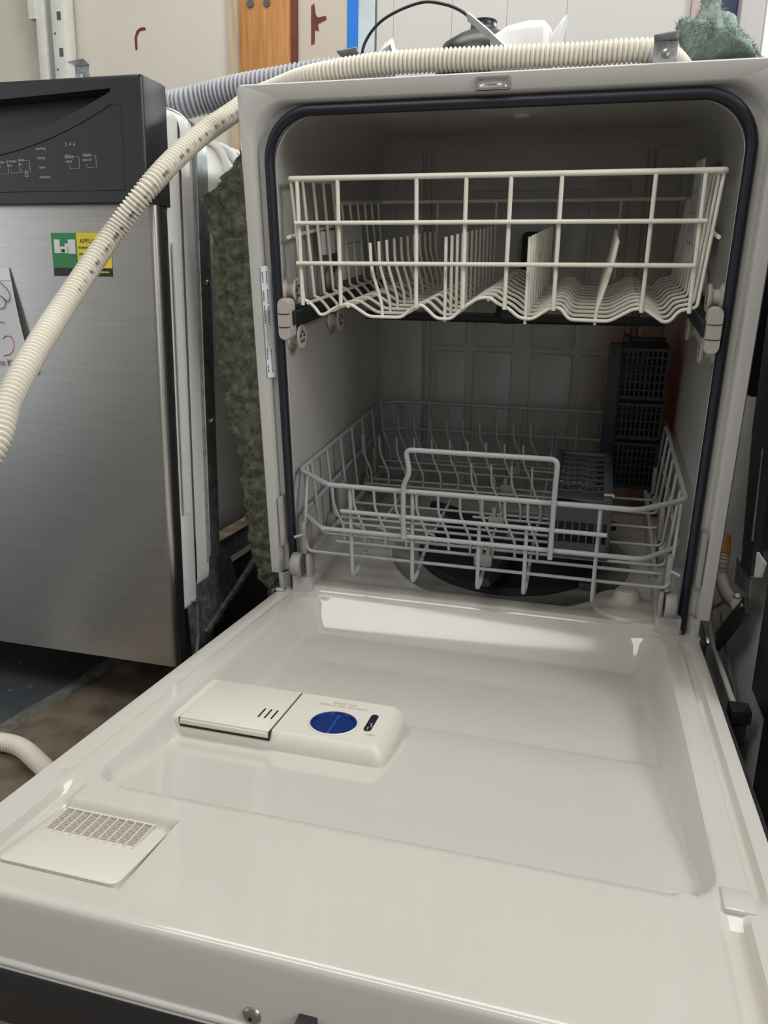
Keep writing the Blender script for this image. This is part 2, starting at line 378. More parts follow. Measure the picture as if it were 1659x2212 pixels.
struct('wall_window_side', G().box(1.7, 2.4, WY, WY + .1, FLOOR, 2.5), 'drywall')

# slotted shelving upright in front of the left wall
t = thing('shelf_upright', 'white slotted metal shelving upright standing before the left wall', 'shelf post', (-1.31, .96, FLOOR))
part('post', G().bbox(-1.369, -1.342, .955, .985, FLOOR, 2.3, .002), 'rack_white', t)
part('web', G().box(-1.342, -1.315, .974, .984, FLOOR, 2.3), 'greyhose', t)
part('slotted_face', G().bbox(-1.315, -1.272, .945, .985, FLOOR, 2.3, .004), 'rack_white', t)
for i in range(9):
    z = 1.08 + i * .085
    part('slot', G().box(-1.296, -1.284, .9445, .946, z, z + .02), 'slot', t)
    part('slot', G().lathe([(.003, 0), (.003, .001)], (-1.305, .9445, z - .03), 'y', 10), 'slot', t)
part('shelf_clip', G().box(-1.385, -1.365, .95, .985, 1.26, 1.5), 'rack_white', t)
t2 = part('side_slot', G().box(-1.334, -1.325, .9725, .9745, 1.165, 1.185), 'slot', t)

# ================================================================ the open dishwasher (own frame, tipping forward)
dw = thing('dishwasher', 'open dishwasher with beige tub and lowered cream door, in the middle of the photo', 'dishwasher', (0, 0.28, -0.02), MD)
ZB = 0.14
def U(a, top, r, y, zb=0.10, seg=10):
    o = [(-a, y, zb)]
    for k in range(seg + 1):
        t = R(180 - 90 * k / seg); o.append((-a + r + r * math.cos(t), y, top - r + r * math.sin(t)))
    for k in range(seg + 1):
        t = R(90 - 90 * k / seg); o.append((a - r + r * math.cos(t), y, top - r + r * math.sin(t)))
    o.append((a, y, zb)); return o
g = G().loft([U(.300, .795, .006, .030, .165), U(.3025, .798, .006, .002, .165), U(.301, .7965, .006, 0, .165), U(.289, .781, .045, 0, .165),
              U(.2865, .7775, .050, .003, .165), U(.284, .776, .052, .012, .165), U(.2755, .7745, .055, .015, .165), U(.264, .764, .055, .017, .165)], False)
part('flange', g, 'flange', dw, smooth=50)
for s in (-1, 1):   # below the notch the frame is narrower
    g = G().loft([[(s * .291, .03, z) for z in (.10, .166)], [(s * .291, .001, z) for z in (.10, .166)], [(s * .284, 0, z) for z in (.10, .166)],
                  [(s * .2755, .014, z) for z in (.10, .166)], [(s * .264, .017, z) for z in (.10, .166)]], False)
    part('flange_foot', g, 'flange', dw)
    g = G().loft([[(s * .2845, .0005, .21), (s * .2845, .0005, .285)], [(s * .281, -.0015, .21), (s * .281, -.0015, .285)],
                  [(s * .2775, .012, .21), (s * .2775, .012, .285)]], False)
    part('flange_rib', g, 'flange', dw)
def Up(a, top, r, y, zb): return [Vector(p) for p in U(a, top, r, y, zb, 12)]
prof = []
path = Up(.2695, .769, .055, .008, .128)
g = G().tube(path, .0062, 8)
part('gasket', g, 'gasket', dw, smooth=80)
g = G().loft([U(.2645, .7645, .055, .014, .135), U(.266, .768, .055, .05, .135), U(.267, .773, .05, .25, .135), U(.267, .776, .05, .48, .135),
              U(.262, .771, .05, .508, .135), U(.245, .755, .04, .52, .135)], False)
bk = U(.245, .755, .04, .52, .135); g.add(bk, [tuple(range(len(bk)))])
g.box(-.27, .27, .0, .53, .12, .146)
tub = part('tub', g, 'tub', dw, smooth=50)
g = G().loft([U(.281, .7955, .03, .022, .08), U(.281, .7965, .05, .50, .08), U(.27, .785, .05, .56, .08)], False)
bk = U(.27, .785, .05, .56, .08); g.add(bk, [tuple(range(len(bk)))]); part('tub_shell', g, 'dirtysteel', dw, smooth=50)
# moulded pads and ribs of the back wall
def pad(x0, x1, z0, z1, h=.0042):
    g = G().loft([[(x, .521, z) for x, z in rrect(x0, x1, z0, z1, .006, 2)], [(x, .521 - h + .001, z) for x, z in rrect(x0 + .001, x1 - .001, z0 + .001, z1 - .001, .006, 2)],
                  [(x, .521 - h, z) for x, z in rrect(x0 + .003, x1 - .003, z0 + .003, z1 - .003, .005, 2)]], True, False, True)
    return part('back_pad', g, 'tub', dw, parent=tub)
for x0, x1, z0, z1 in ((-.243, -.191, .15, .75), (-.168, -.106, .15, .405), (-.094, -.019, .15, .405), (.013, .092, .15, .405), (.102, .15, .15, .405),
                       (-.168, -.106, .412, .50), (-.094, -.019, .412, .50), (.013, .092, .412, .50), (.102, .178, .412, .50),
                       (-.168, -.112, .512, .70), (-.104, .04, .512, .685), (.05, .10, .512, .685), (.108, .165, .512, .70), (.20, .243, .15, .75)):
    pad(x0, x1, z0, z1)
for x in (-.186, -.174, .185, .195):
    part('back_rib', G().bbox(x - .002, x + .002, .514, .522, .15, .745, .0015, 1), 'tub', dw, parent=tub)
part('ceiling_disc', G().lathe([(.050, 0), (.049, -.003), (.035, -.0045), (.012, -.006), (.010, -.009)], (.02, .12, .7715), 'z', 32), 'tub', dw, parent=tub)
# rails the lower rack rolls on
for s in (-1, 1):
    part('rail_ledge', G().bbox(s * .252 - .016, s * .252 + .016, -.006, .45, .13, .166, .003), 'tub', dw, parent=tub)
# sump, filter and float
part('filter_bowl', G().lathe([(.143, .0), (.143, .006), (.136, .0095), (.130, .006), (.122, .002), (.06, .0015)], (.025, .185, .146), 'z', 48), 'navy', dw)
part('filter_rim', G().lathe([(.192, 0), (.191, .002), (.186, .002), (.185, 0)], (.025, .185, .146), 'z', 48), 'tub', dw)
g = G()
for a in (25, 145, 265):
    c, s_ = math.cos(R(a)), math.sin(R(a)); m = []
    for q, wd in ((0, .022), (.07, .02), (.15, .016), (.175, .009)):
        m.append([(.025 + c * q - s_ * wd * k, .185 + s_ * q + c * wd * k, .178 + hh) for k, hh in ((-1, 0), (-.6, .008), (.6, .008), (1, 0), (.6, -.004), (-.6, -.004))])
    g.loft(m, True, True, True)
g.lathe([(.03, -.03), (.032, .008), (.026, .016), (.01, .02)], (.025, .185, .178), 'z', 24)
part('lower_spray_arm', g, 'navy', dw)
part('float', G().lathe([(.045, 0), (.046, .005), (.042, .009), (.024, .012), (.0185, .016), (.0165, .026), (.012, .031), (.004, .0325)], (.20, .043, .146), 'z', 36), 'taupe', dw, label='round taupe overfill float')
part('drain_clip', G().bbox(.135, .165, .085, .11, .146, .158, .003), 'greyplastic', dw)
# upper rack rails, end caps and rollers
def roller(x, y, z, s):
    g = G().lathe([(.0035, 0), (.014, 0), (.0165, .0022 * 1), (.0150, .0040), (.010, .006), (.010, .0125), (.0155, .0145), (.0165, .017), (.0150, .0185), (.006, .0175), (.003, .0175)], (0, 0, 0), 'x', 22)
    g.xf(lambda a, b, c: (x + s * a, y + b, z + c)); r = part('roller', g, 'taupe', dw)
    h = G()
    for k in range(5):
        a = 2 * PI * k / 5; h.add([(x + s * .0188, y + r_ * math.cos(a + d), z + r_ * math.sin(a + d)) for r_, d in ((.005, 0), (.0085, 0), (.0085, .7), (.005, .7))], [(0, 1, 2, 3)])
    part('roller_slot', h, 'dark', dw, parent=r)
for s in (-1, 1):
    part('rack_rail', G().bbox(s * .2475 - .004, s * .2475 + .004, .0, .44, .523, .541, .0015, 1).box(s * .251 - .002, s * .251 + .002, .0, .44, .518, .546), 'navy', dw)
    cap = part('rail_cap', G().loft([[(s * .256 + dx * f, yy, .5305 + dz * f) for dx, dz in rrect(-.0085, .0085, -.0265, .0265, .008, 5)] for yy, f in ((.012, .96), (-.006, 1), (-.0085, .93))], True, True, True), 'taupe', dw)
    for z in (.538, .5215):
        g = G().tube([(s * .256 - .0088, -.0082, z + .0004), (s * .256 - .004, -.009, z - .0003), (s * .256 + .004, -.009, z - .0003), (s * .256 + .0088, -.0082, z + .0004)], .0005, 5)
        part('cap_groove', g, 'dark', dw, parent=cap)
    for (y, z) in ((.03, .5625), (.035, .503), (.20, .5625), (.20, .503)):
        roller(s * .2665, y, z, -s)
# door latch striker in the top of the frame
la = part('latch_striker', G().loft([[(a, -.001, b) for a, b in rrect(-.020, .018, .7795, .7935, .002, 3)], [(a, -.003, b) for a, b in rrect(-.0195, .0175, .780, .793, .002, 3)],
      [(a, -.003, b) for a, b in rrect(-.0165, .0145, .7825, .791, .002, 3)], [(a, .004, b) for a, b in rrect(-.0155, .0135, .783, .7905, .002, 3)]], True, False, True), 'chrome', dw)
part('striker_bar', G().tube([(-.0155, -.003, .783), (-.011, -.006, .7845), (.009, -.006, .7845), (.0135, -.003, .783)], .0012, 6), 'chrome', dw, parent=la)
# narrow printed label on the left band of the frame
def band(x): return -.0005 if x < -.2865 else .0005 + (x + .2865) * .85
lab = part('rating_label', G().add([(-.2868, -.0006, .594), (-.2868, -.0006, .4530), (-.2785, .0098, .4530), (-.2785, .0098, .594), (-.2825, .004, .5955)], [(0, 1, 2, 3, 4)]), 'label', dw, label='narrow white printed label')
g = G()
for col, (x, y) in enumerate(((-.2850, .0005), (-.2815, .0053))):
    for z0, z1 in (((.588, .575), (.565, .553), (.547, .525), (.492, .478), (.470, .462)) if col == 0 else ((.589, .574), (.566, .548), (.545, .522), (.490, .474), (.472, .460))):
        z = z0
        while z > z1:
            l = random.uniform(.0008, .0022); g.add([(x - .0006, y - .0009, z), (x + .0006, y + .0004, z), (x + .0006, y + .0004, z - l), (x - .0006, y - .0009, z - l)], [(0, 1, 2, 3)]); z -= l + .0009
part('label_print', g, 'ink', dw, parent=lab)
# base frame standing on the floor (built in the room frame)
g = G().box(-.27, .27, .03, .045, FLOOR, .10)
for s in (-1, 1):
    g.box(s * .265 - .012, s * .265 + .012, .03, .50, FLOOR + .02, .09)
    for y in (.06, .47): g.box(s * .255 - .012, s * .255 + .012, y, y + .025, FLOOR, .06)
part('base_frame', g, 'dirtysteel', dw, space='W')
for s in (-1, 1):
    part('hinge_cover', G().bbox(s * .2945 - .0035, s * .2945 + .0035, -.03, .03, .085, .150, .002), 'blackplastic', dw)
    part('hinge_pin', G().lathe([(.006, 0), (.006, .012), (.003, .013)], (s * .290, -.012, .142), 'x', 14), 'chrome', dw)

# ---------------------------------------------------------------- the lowered door
TILT = R(9.5285); L = .6545
_d = Vector((0, -math.cos(TILT), math.sin(TILT))); _n = Vector((0, math.sin(TILT), math.cos(TILT))); _h0 = Vector((0, 0, ZB))
def door(x, s, h): return Vector((x, 0, 0)) + _h0 + _d * s + _n * h
def hfield(x, s):
    a = abs(x)
    # basin floor along s
    if s < .048:
        t = min(1, max(0, s / .048)); D = .012 - .056 * (.8 * t + .2 * ss(0, 1, t))
    elif s < .283: D = -.044 + .006 * (s - .048) / .235
    elif s < .288: D = -.038 + .003 * ss(.283, .288, s)
    elif s < .515: D = -.035 + .024 * (s - .288) / .227
    else: D = -.011 + .011 * ss(.514, .524, s)
    cr, ce = .028, 0.0                                             # rounded plan corners of the basin
    for q in (s - (.520 - cr), (.014 + cr) - s):
        if 0 < q: ce = max(ce, cr - math.sqrt(max(0, cr * cr - min(q, cr) ** 2)))
    wtop = .247 - (ce if s > .014 else 0); wbot = .247 - .004 - (ce if s > .014 else 0) - .45 * max(0, -D)
    r = .015 * (1 - ss(.04, .08, s))
    t = min(1, max(0, (a - wbot + r) / (wtop - wbot + r))); wall = .6 * t + .4 * ss(0, 1, t)
    h = D * (1 - wall)
    if s < .02 and a < .26:                                        # raised lip at the hinge side
        h = max(h, (.012 * (1 - ss(.236, .256, a))) * (1 - ss(.0, .022, s))) if s < .004 else h * 1.0
    # side grooves and rails
    if .02 < s < .525: h -= .0042 * ss(.266, .270, a) * (1 - ss(.274, .278, a)) * ss(.02, .05, s) * (1 - ss(.505, .522, s))
    if s > .515:
        k = ss(.520, .545, s)
        h -= .0075 * k * ss(.240, .247, a) * (1 - ss(.257, .263, a))
    # vent seat
    vx = ss(-.2475, -.2445, x) * (1 - ss(-.1480, -.1445, x))
    vs = ss(.548, .556, s) * (1 - ss(.6305, .6315, s))
    h -= vx * vs * (.0085 - .0060 * ss(.556, .63, s))
    return h
xs = sorted(set([round(-.29 + .58 * i / 145, 5) for i in range(146)] + [s * q for s in (-1, 1) for q in (.2465, .2445, .241, .266, .268, .270, .274, .276, .278, .255, .258)] + [-.1480, -.1462, -.1445]))
sv = sorted(set([round(-.028 + (.6525 + .028) * i / 150, 5) for i in range(151)] + [.0, .004, .008, .012, .016, .02, .548, .550, .552, .554, .556, .6305, .6315]))
rows = []
for s in sv: rows.append([door(x, s, hfield(x, s)) for x in xs])
for s, dh, k in ((.6550, -.0012, 1), (.6563, -.004, .2), (.6570, -.008, 0), (.6590, -.050, 0)):
    rows.append([door(x, s, dh + k * hfield(x, .6525)) for x in xs])
rows = [[r[0] - _n * .03] + [r[0] + Vector((-.0008, 0, 0)) - _n * .0015] + r[1:-1] + [r[-1] + Vector((.0008, 0, 0)) - _n * .0015] + [r[-1] - _n * .03] for r in rows]
g = G().loft(rows, False)
dr = part('door', g, 'liner', dw, smooth=40)
DOFF = [0, 0]
def dpart(name, g, m, label=None, kind=None, smooth=35):
    g.v = [tuple(door(p[0] + DOFF[0], p[1] + DOFF[1], p[2])) for p in g.v]
    return part(name, g, m, dw, label, kind, parent=dr, smooth=smooth)
# fine ribbing on the hinge lip
g = G()
for j in range(5):
    s = -.024 + j * .0052
    for i in range(120):
        x = -.23 + .46 * i / 119; g.add([(x - .0009, s - .0012, .0122), (x + .0009, s - .0012, .0122), (x + .0009, s + .0012, .0122), (x - .0009, s + .0012, .0122), (x, s, .01245)], [(0, 1, 4), (1, 2, 4), (2, 3, 4), (3, 0, 4)])
dpart('lip_texture', g, 'liner', kind='stuff')
for s in (1,):     # little raised stop where the rail ends
    dpart('rail_stop', G().bbox(s * .257 - .0105, s * .257 + .0105, .506, .530, -.004, .0018, .0018), 'liner')
# rounded rolled lip and the black outer panel under the near end
dpart('front_lip', G().tube([(x, .6590, -.0508) for x in (-.29, 0, .29)], .0026, 10).tube([(x, .6592, -.0545) for x in (-.29, 0, .29)], .0018, 8), 'flange', smooth=80)
dpart('outer_panel', G().bbox(-.300, .300, -.01, .6615, -.100, -.0555, .003), 'blackplastic', 'black outer door panel')
for s in (-1, 1): dpart('panel_side', G().box(s * .2955 - .0025, s * .2955 + .0025, .0, .65, -.07, -.010), 'blackplastic')
sc = dpart('screw', G().lathe([(.0065, 0), (.0062, .0012), (.0045, .0028), (.0018, .0034)], (0, 0, 0), 'y', 22).xf(lambda a, b, c: (-.0365 + a, .6584 + b * .7, -.0430 + c)), 'screw')
dpart('screw_socket', G().lathe([(.0013, 0), (.0013, .0006)], (0, 0, 0), 'y', 8).xf(lambda a, b, c: (-.0365 + a, .6607 + b, -.0430 + c)), 'dark')
dpart('latch_hook', G().bbox(-.006, .006, .655, .6665, -.066, -.032, .0008, 1).bbox(-.018, .006, .655, .665, -.069, -.050, .0008, 1), 'blackplastic', 'black latch hook')

# vent
def vh(s): return -.0055 + .0060 * (s - .559) / .07
g = G().loft([[(x, s, vh(s) - .006) for x, s in rrect(-.2435, -.1485, .5595, .6295, .006, 4)], [(x, s, vh(s) + .0004) for x, s in rrect(-.2435, -.1485, .5595, .6295, .006, 4)],
              [(x, s, vh(s) + .0012) for x, s in rrect(-.2425, -.1495, .5605, .6285, .006, 4)]], True, True, True)
vent = dpart('vent_cover', g, 'housing')
X0, X1, S0, S1 = -.236, -.161, .5618, .5865
dpart('vent_throat', G().add([(x, s, vh(s) + .0014) for x, s in ((X0, S0), (X1, S0), (X1, S1), (X0, S1))], [(0, 1, 2, 3)]), 'taupe')
for i in range(13):
    s = S0 + .001 + (S1 - S0) * i / 13; dpart('vent_louvre', G().box(X0, X1, s, s + .0008, vh(s) + .0013, vh(s) + .0022), 'taupe')
for i in range(11):
    x = X0 + (X1 - X0) * i / 10; dpart('vent_bar', G().box(x - .0005, x + .0005, S0 - .0005, S1 + .0035, vh(S0) + .0012, vh(S1) + .0022), 'housing')
dpart('vent_lintel', G().box(X0 - .001, X1 + .001, S0 - .0022, S0 - .0006, vh(S0), vh(S0) + .004), 'housing')

# detergent and rinse-aid dispenser
HT = -.0060; DOFF[:] = [.0033, .0115]
g = G().loft([[(x, s, -.040) for x, s in rrect(-.2575, -.0285, .2790, .3830, .010)], [(x, s, -.0200) for x, s in rrect(-.2575, -.0288, .2800, .3825, .010)],
              [(x, s, -.0150) for x, s in rrect(-.2562, -.0302, .2830, .3815, .009)], [(x, s, HT - .0010) for x, s in rrect(-.2482, -.0372, .2915, .3778, .005)],
              [(x, s, HT) for x, s in rrect(-.2470, -.0385, .2925, .3765, .004)]], True, False, False)
top = [(x, s, HT) for x, s in rrect(-.2470, -.0385, .2925, .3765, .004)]
hole = [(-.0895 + .0232 * math.cos(2 * PI * k / 40), .3450 + .0232 * math.sin(2 * PI * k / 40), HT) for k in range(40)]
def ang(p): return math.atan2(p[1] - .3450, p[0] + .0895)
def rim(a):                                   # where the ray at angle a leaves the top outline
    c, s_ = math.cos(a), math.sin(a)
    for p, q in zip(top, top[1:] + top[:1]):
        ex, ey = q[0] - p[0], q[1] - p[1]; det = c * -ey + s_ * ex
        if abs(det) < 1e-12: continue
        px_, py_ = p[0] + .0895, p[1] - .3450
        t = (px_ * -ey + py_ * ex) / det; u = (c * py_ - s_ * px_) / det
        if t > 0 and -1e-6 <= u <= 1 + 1e-6: return (-.0895 + c * t, .3450 + s_ * t, HT)
aa = sorted([ang(p) for p in top] + [-PI + (k + .5) * 2 * PI / 48 for k in range(48)])
hole = [(-.0895 + .0232 * math.cos(a), .3450 + .0232 * math.sin(a), HT) for a in aa]
g.loft([[rim(a) for a in aa], hole, [(x, s, HT - .003) for x, s, h in hole]], True)
hs = dpart('dispenser', g, 'housing', 'rectangular beige detergent and rinse-aid dispenser', smooth=28)
dpart('lid_gap', G().box(-.2370, -.1415, .3740, .3826, -.0148, -.0112), 'dark')
g = G().bbox(-.2365, -.1425, .2955, .3830, HT - .002, HT + .0016, .0012).bbox(-.2365, -.1425, .3770, .3842, -.0118, HT - .0005, .001).bbox(-.2365, -.1425, .3770, .3822, -.0105, HT + .0015, .001)
dpart('dispenser_lid', g, 'housing', 'flat detergent lid with three slots')
dpart('lid_seam', G().box(-.1422, -.1412, .2935, .3835, HT - .006, HT + .0003), 'dark')
dpart('lid_seam', G().box(-.2372, -.2366, .2955, .3835, HT - .006, HT + .0003), 'dark')
for k in range(3):
    x = -.1632 + k * .0068
    dpart('lid_slot', G().prism([(x - .0009, .3600, HT + .0016), (x + .0009, .3600, HT + .0016), (x + .0009, .3415, HT + .0016), (x - .0009, .3415, HT + .0016)], (0, 0, .0003)), 'dark')
dpart('finger_dent', G().lathe([(.0068, .0002), (.0062, .0004), (.0045, .0002), (.001, .0001)], (-.1290, .3175, HT), 'z', 20), 'housing')
cap = dpart('rinse_cap', G().lathe([(.0230, -.002), (.0230, .0004), (.0218, .0006), (.0185, -.0085), (.0180, -.0105), (.002, -.0108)], (-.0895, .3450, HT), 'z', 36), 'blue', 'round blue rinse-aid cap')
dpart('cap_fin', G().bbox(-.0909, -.0881, .3255, .3645, HT - .010, HT - .0004, .0008, 1), 'bluefin')
dpart('cap_ring', G().lathe([(.0232, 0), (.0232, .0008), (.0240, .0010), (.0252, .0002)], (-.0895, .3450, HT), 'z', 36, False), 'housing')
g = G().prism([(x, s, HT + .0001) for x, s in rrect(-.0580, -.0505, .3165, .3510, .0036, 4)], (0, 0, .0004)); dpart('level_slot', g, 'black')
for k in range(5):
    x, s = random.uniform(-.056, -.052), .335 + k * .003
    dpart('slot_glint', G().box(x, x + .0012, s, s + .001, HT + .0005, HT + .0007), 'white')
for sx, (cx, cs), size in (('RINSE AID', (-.0905, .3040), .0058), ('IMPROVED DRYING', (-.0905, .3105), .0058), ('ADD', (-.0485, .3575), .0045)):
    g = text(sx, size, .00035); g.xf(lambda a, b, c: (cx + a, cs - b, HT + .0004 + c)); dpart('embossed_text', g, 'housing')

# ================================================================ upper rack
WV = [(-.238, .552), (-.232, .551), (-.2225, .542), (-.217, .534), (-.210, .535), (-.192, .546), (-.176, .549), (-.151, .5335), (-.108, .5335), (-.097, .544), (-.083, .5505),
      (-.0635, .533), (-.0455, .533), (-.030, .548), (-.012, .559), (.002, .560), (.011, .553), (.024, .548), (.038, .5365), (.053, .535), (.074, .549), (.086, .550),
      (.0965, .536), (.143, .535), (.170, .5505), (.182, .550), (.2035, .5355), (.211, .537), (.2195, .549), (.229, .551), (.238, .553)]
ur = thing('upper_rack', 'cream coated wire upper rack with wavy bottom inside the open dishwasher', 'dish rack', (0, .02, .535), MD)
def wire(root, name, pts, r, m, fr=.004, n=7, seg=3):
    return part(name, G().tube(fillet(pts, fr, seg), r, n), m, root, smooth=80)
NW, DY = 11, .0395
for k, (y0, topz) in enumerate(((.02, .6935), (.02 + 5 * DY, .667))):
    pts = [(-.2475, y0, topz)] + [(x, y0, z) for x, z in WV] + [(.2475, y0, topz)]
    wv = wire(ur, 'wave_wire', pts, .0022, 'cream_wire', .006)
    if k == 0:
        for i in range(1, 5): repeat(wv, (0, DY * i, 0))
    else:
        for i in range(1, NW - 5): repeat(wv, (0, DY * i, 0))
for xt, xb in ((-.2385, -.2385), (-.1865, -.187), (-.089, -.089), (-.030, -.031), (.0215, .0200), (.078, .078), (.178, .178), (.229, .230)):
    wire(ur, 'front_upright', [(xt, .0165, .696), (xb, .0165, .5465)], .0026, 'cream_wire')
wire(ur, 'front_rail', [(-.2425, .0118, .6455), (.2360, .0118, .6455)], .0027, 'cream_wire')
wire(ur, 'front_rail', [(-.2425, .0118, .598), (.2295, .0118, .599)], .0027, 'cream_wire')
wire(ur, 'rim', [(-.2480, .40, .668), (-.2480, .20, .668), (-.2490, .188, .696), (-.2490, .0165, .696), (.2490, .0165, .696), (.2490, .188, .696), (.2480, .20, .668), (.2480, .445, .668), (-.2480, .445, .668), (-.2480, .39, .668)], .0034, 'cream_wire', .006)
wire(ur, 'side_rail', [(-.252, .012, .629), (-.252, .25, .640)], .0024, 'cream_wire'); wire(ur, 'side_rail', [(.250, .012, .629), (.250, .25, .640)], .0024, 'cream_wire')
for x in (-.15, -.05, .05, .15): wire(ur, 'rear_upright', [(x, .445, .668), (x, .435, .545)], .0022, 'cream_wire')
wire(ur, 'bottom_stringer', [(.0, .02, .5575), (.0, .44, .5575)], .0024, 'cream_wire'); wire(ur, 'bottom_stringer', [(-.178, .018, .546), (-.178, .44, .546)], .0024, 'cream_wire')
wire(ur, 'bottom_stringer', [(.178, .018, .548), (.178, .44, .548)], .0024, 'cream_wire'); wire(ur, 'bottom_stringer', [(-.232, .018, .549), (-.232, .44, .549)], .0024, 'cream_wire')
for prof, n0 in (([(-.1345, .531), (-.1345, .548), (-.148, .592), (-.149, .622)], 0), ([(-.054, .529), (-.054, .629)], 0), ([(.045, .529), (.0455, .629)], 0), ([(.127, .530), (.1275, .545), (.140, .592), (.145, .625)], 0)):
    tn = wire(ur, 'tine', [(x, .0235, z) for x, z in prof], .0021, 'cream_wire', .010)
    for i in range(1, 11): repeat(tn, (0, DY * i, 0))
for s in (-1, 1):
    g = G().bbox(s * .2440 - .0018, s * .2440 + .0018, .20, .30, .560, .716 if s > 0 else .640, .0015, 1)
    br = part('adjuster_plate', g, 'white', ur)
    for z in (.675, .648, .61, .58)[0 if s > 0 else 2:]: part('adjuster_notch', G().box(s * .2418 - .0004, s * .2418 + .0004, .21, .29, z, z + .0025), 'taupe', ur, parent=br)
    part('adjuster_tab', G().bbox(s * .2500 - .003, s * .2500 + .003, .13, .19, .60, .632, .002), 'white', ur, parent=br)
g = G()
m = []
for x, wd in ((-.222, .008), (-.20, .014), (0, .022), (.20, .014), (.222, .008)):
    m.append([(x, .25 + wd * a, .503 + b) for a, b in ((-1, 0), (-.7, .0065), (.7, .0065), (1, 0), (.7, -.0045), (-.7, -.0045))])
g.loft(m, True, True, True).lathe([(.018, -.005), (.022, .004), (.018, .02), (.012, .03)], (.0, .25, .503), 'z', 22)
part('upper_spray_arm', g, 'navy', ur)
part('feed_tube', G().tube([(.0, .25, .525), (.0, .30, .53), (.01, .43, .53), (.012, .50, .545), (.012, .505, .60)], .012, 12), 'navy', ur)
part('feed_tower', G().bbox(-.008, .034, .47, .505, .55, .618, .008), 'navy', ur)

# ================================================================ lower rack
lr = thing('lower_rack', 'grey coated wire lower rack with front handle on wheels inside the open dishwasher', 'dish rack', (0, .0, .168), MD)
def loop_(zf, zb, x1, xs_, y0=-.03, y1=.02, yb=.465):
    return [(-xs_, y0, zf), (xs_, y0, zf), (x1, y1, zf), (x1, yb - .02, zb), (x1 - .03, yb, zb), (-x1 + .03, yb, zb), (-x1, yb - .02, zb), (-x1, y1, zf), (-xs_, y0, zf), (-xs_ + .02, y0, zf)]
wire(lr, 'top_rail', loop_(.320, .314, .2555, .197), .0036, 'grey_wire', .012, 8, 4)
wire(lr, 'middle_rail', loop_(.256, .262, .2540, .209), .0034, 'grey_wire', .012, 8, 4)
wire(lr, 'front_bar', [(-.180, -.0335, .2855), (.164, -.0335, .285)], .0030, 'grey_wire')
wire(lr, 'handle', [(-.0935, -.0345, .255), (-.0935, -.0345, .330), (-.0845, -.036, .347), (-.0900, -.036, .378), (.0985, -.036, .3785), (.0975, -.036, .335), (.0975, -.0345, .246)], .0034, 'grey_wire', .009, 8, 5)
for x, zt in ((-.168, .320), (-.083, .320), (.0055, .285), (.066, .285), (.1535, .320)):
    wire(lr, 'floor_wire', [(x, -.0275, zt), (x, -.0275, .187), (x + .002, -.010, .190), (x + .002, .05, .206), (x + .002, .44, .206), (x + .002, .462, .23), (x + .002, .462, .313)], .0027, 'grey_wire', .010, 7, 4)
ys = [-.010, .055, .122, .188, .248, .308, .372, .434]
wire(lr, 'cross_wire', [(-.2530, .040, .318), (-.2440, -.002, .240), (-.2400, -.010, .2105), (.2460, -.010, .2105), (.2470, -.002, .240), (.2530, .036, .318)], .0024, 'grey_wire', .010, 7, 4)
u0 = wire(lr, 'cross_wire', [(-.2520, ys[1], .320), (-.2430, ys[1], .2105), (.2450, ys[1], .2105), (.2520, ys[1], .320)], .0024, 'grey_wire', .010, 7, 4)
for y in ys[2:]: repeat(u0, (0, y - ys[1], 0))
for i, x in enumerate((-.21, -.126, -.04, .03, .11, .2)):
    wire(lr, 'rear_wire', [(x, .4635, .314), (x, .4635, .212)], .0022, 'grey_wire')
tine = None
for y, x0 in ((.018, -.205), (.085, -.225), (.155, -.030), (.265, -.235), (.395, -.235)):
    wire(lr, 'tine_axle', [(x0, y, .2165), (.088 if y > .03 else .242, y, .2165)], .0024, 'grey_wire')
    if y == .085: continue
    for i in range(10):
        x = x0 + .012 + i * .0302
        if x > .086: break
        if tine is None:
            tine = wire(lr, 'tine', [(x, y, .2165), (x, y, .240), (x - .016, y + .004, .272), (x - .017, y + .004, .302)], .0020, 'grey_wire', .008); t0 = (x, y)
        else: repeat(tine, (x - t0[0], y - t0[1], 0))
for i in range(4):
    x = -.20 + i * .036; wire(lr, 'folded_tine', [(x, .085, .2165), (x + .02, .07, .216), (x + .03, .03, .221)], .0020, 'grey_wire', .008)
for y in (.005, .143, .285, .385):
    c = part('tine_clip', G().bbox(-.004, .020, y - .006, y + .008, .209, .226, .002).bbox(.001, .007, y - .004, y + .006, .222, .238, .001).bbox(.012, .017, y - .004, y + .006, .222, .234, .001), 'rackclip', lr)
for s in (-1, 1):
    for y in (-.004, .16, .36):
        wh = part('wheel', G().lathe([(.004, -.0105), (.0165, -.0105), (.0175, -.009), (.0175, .002), (.0165, .0035), (.005, .0035)], (s * .2545, y, .1842), 'x', 22), 'rackclip', lr)
        part('wheel_cover', G().bbox(s * .2385 - .003, s * .2385 + .003, y - .012, y + .012, .170, .205, .0025), 'rackclip', lr, parent=wh)
        part('wheel_bracket', G().bbox(s * .244 - .0035, s * .244 + .0035, y - .006, y + .022, .204, .252, .002), 'rackclip', lr, parent=wh)
    part('side_track', G().box(s * .232 - .0025, s * .232 + .0025, .0, .44, .205, .211), 'rackclip', lr)
    wire(lr, 'stub', [(s * .245, -.008, .234), (s * .257, -.014, .231)], .0022, 'grey_wire')

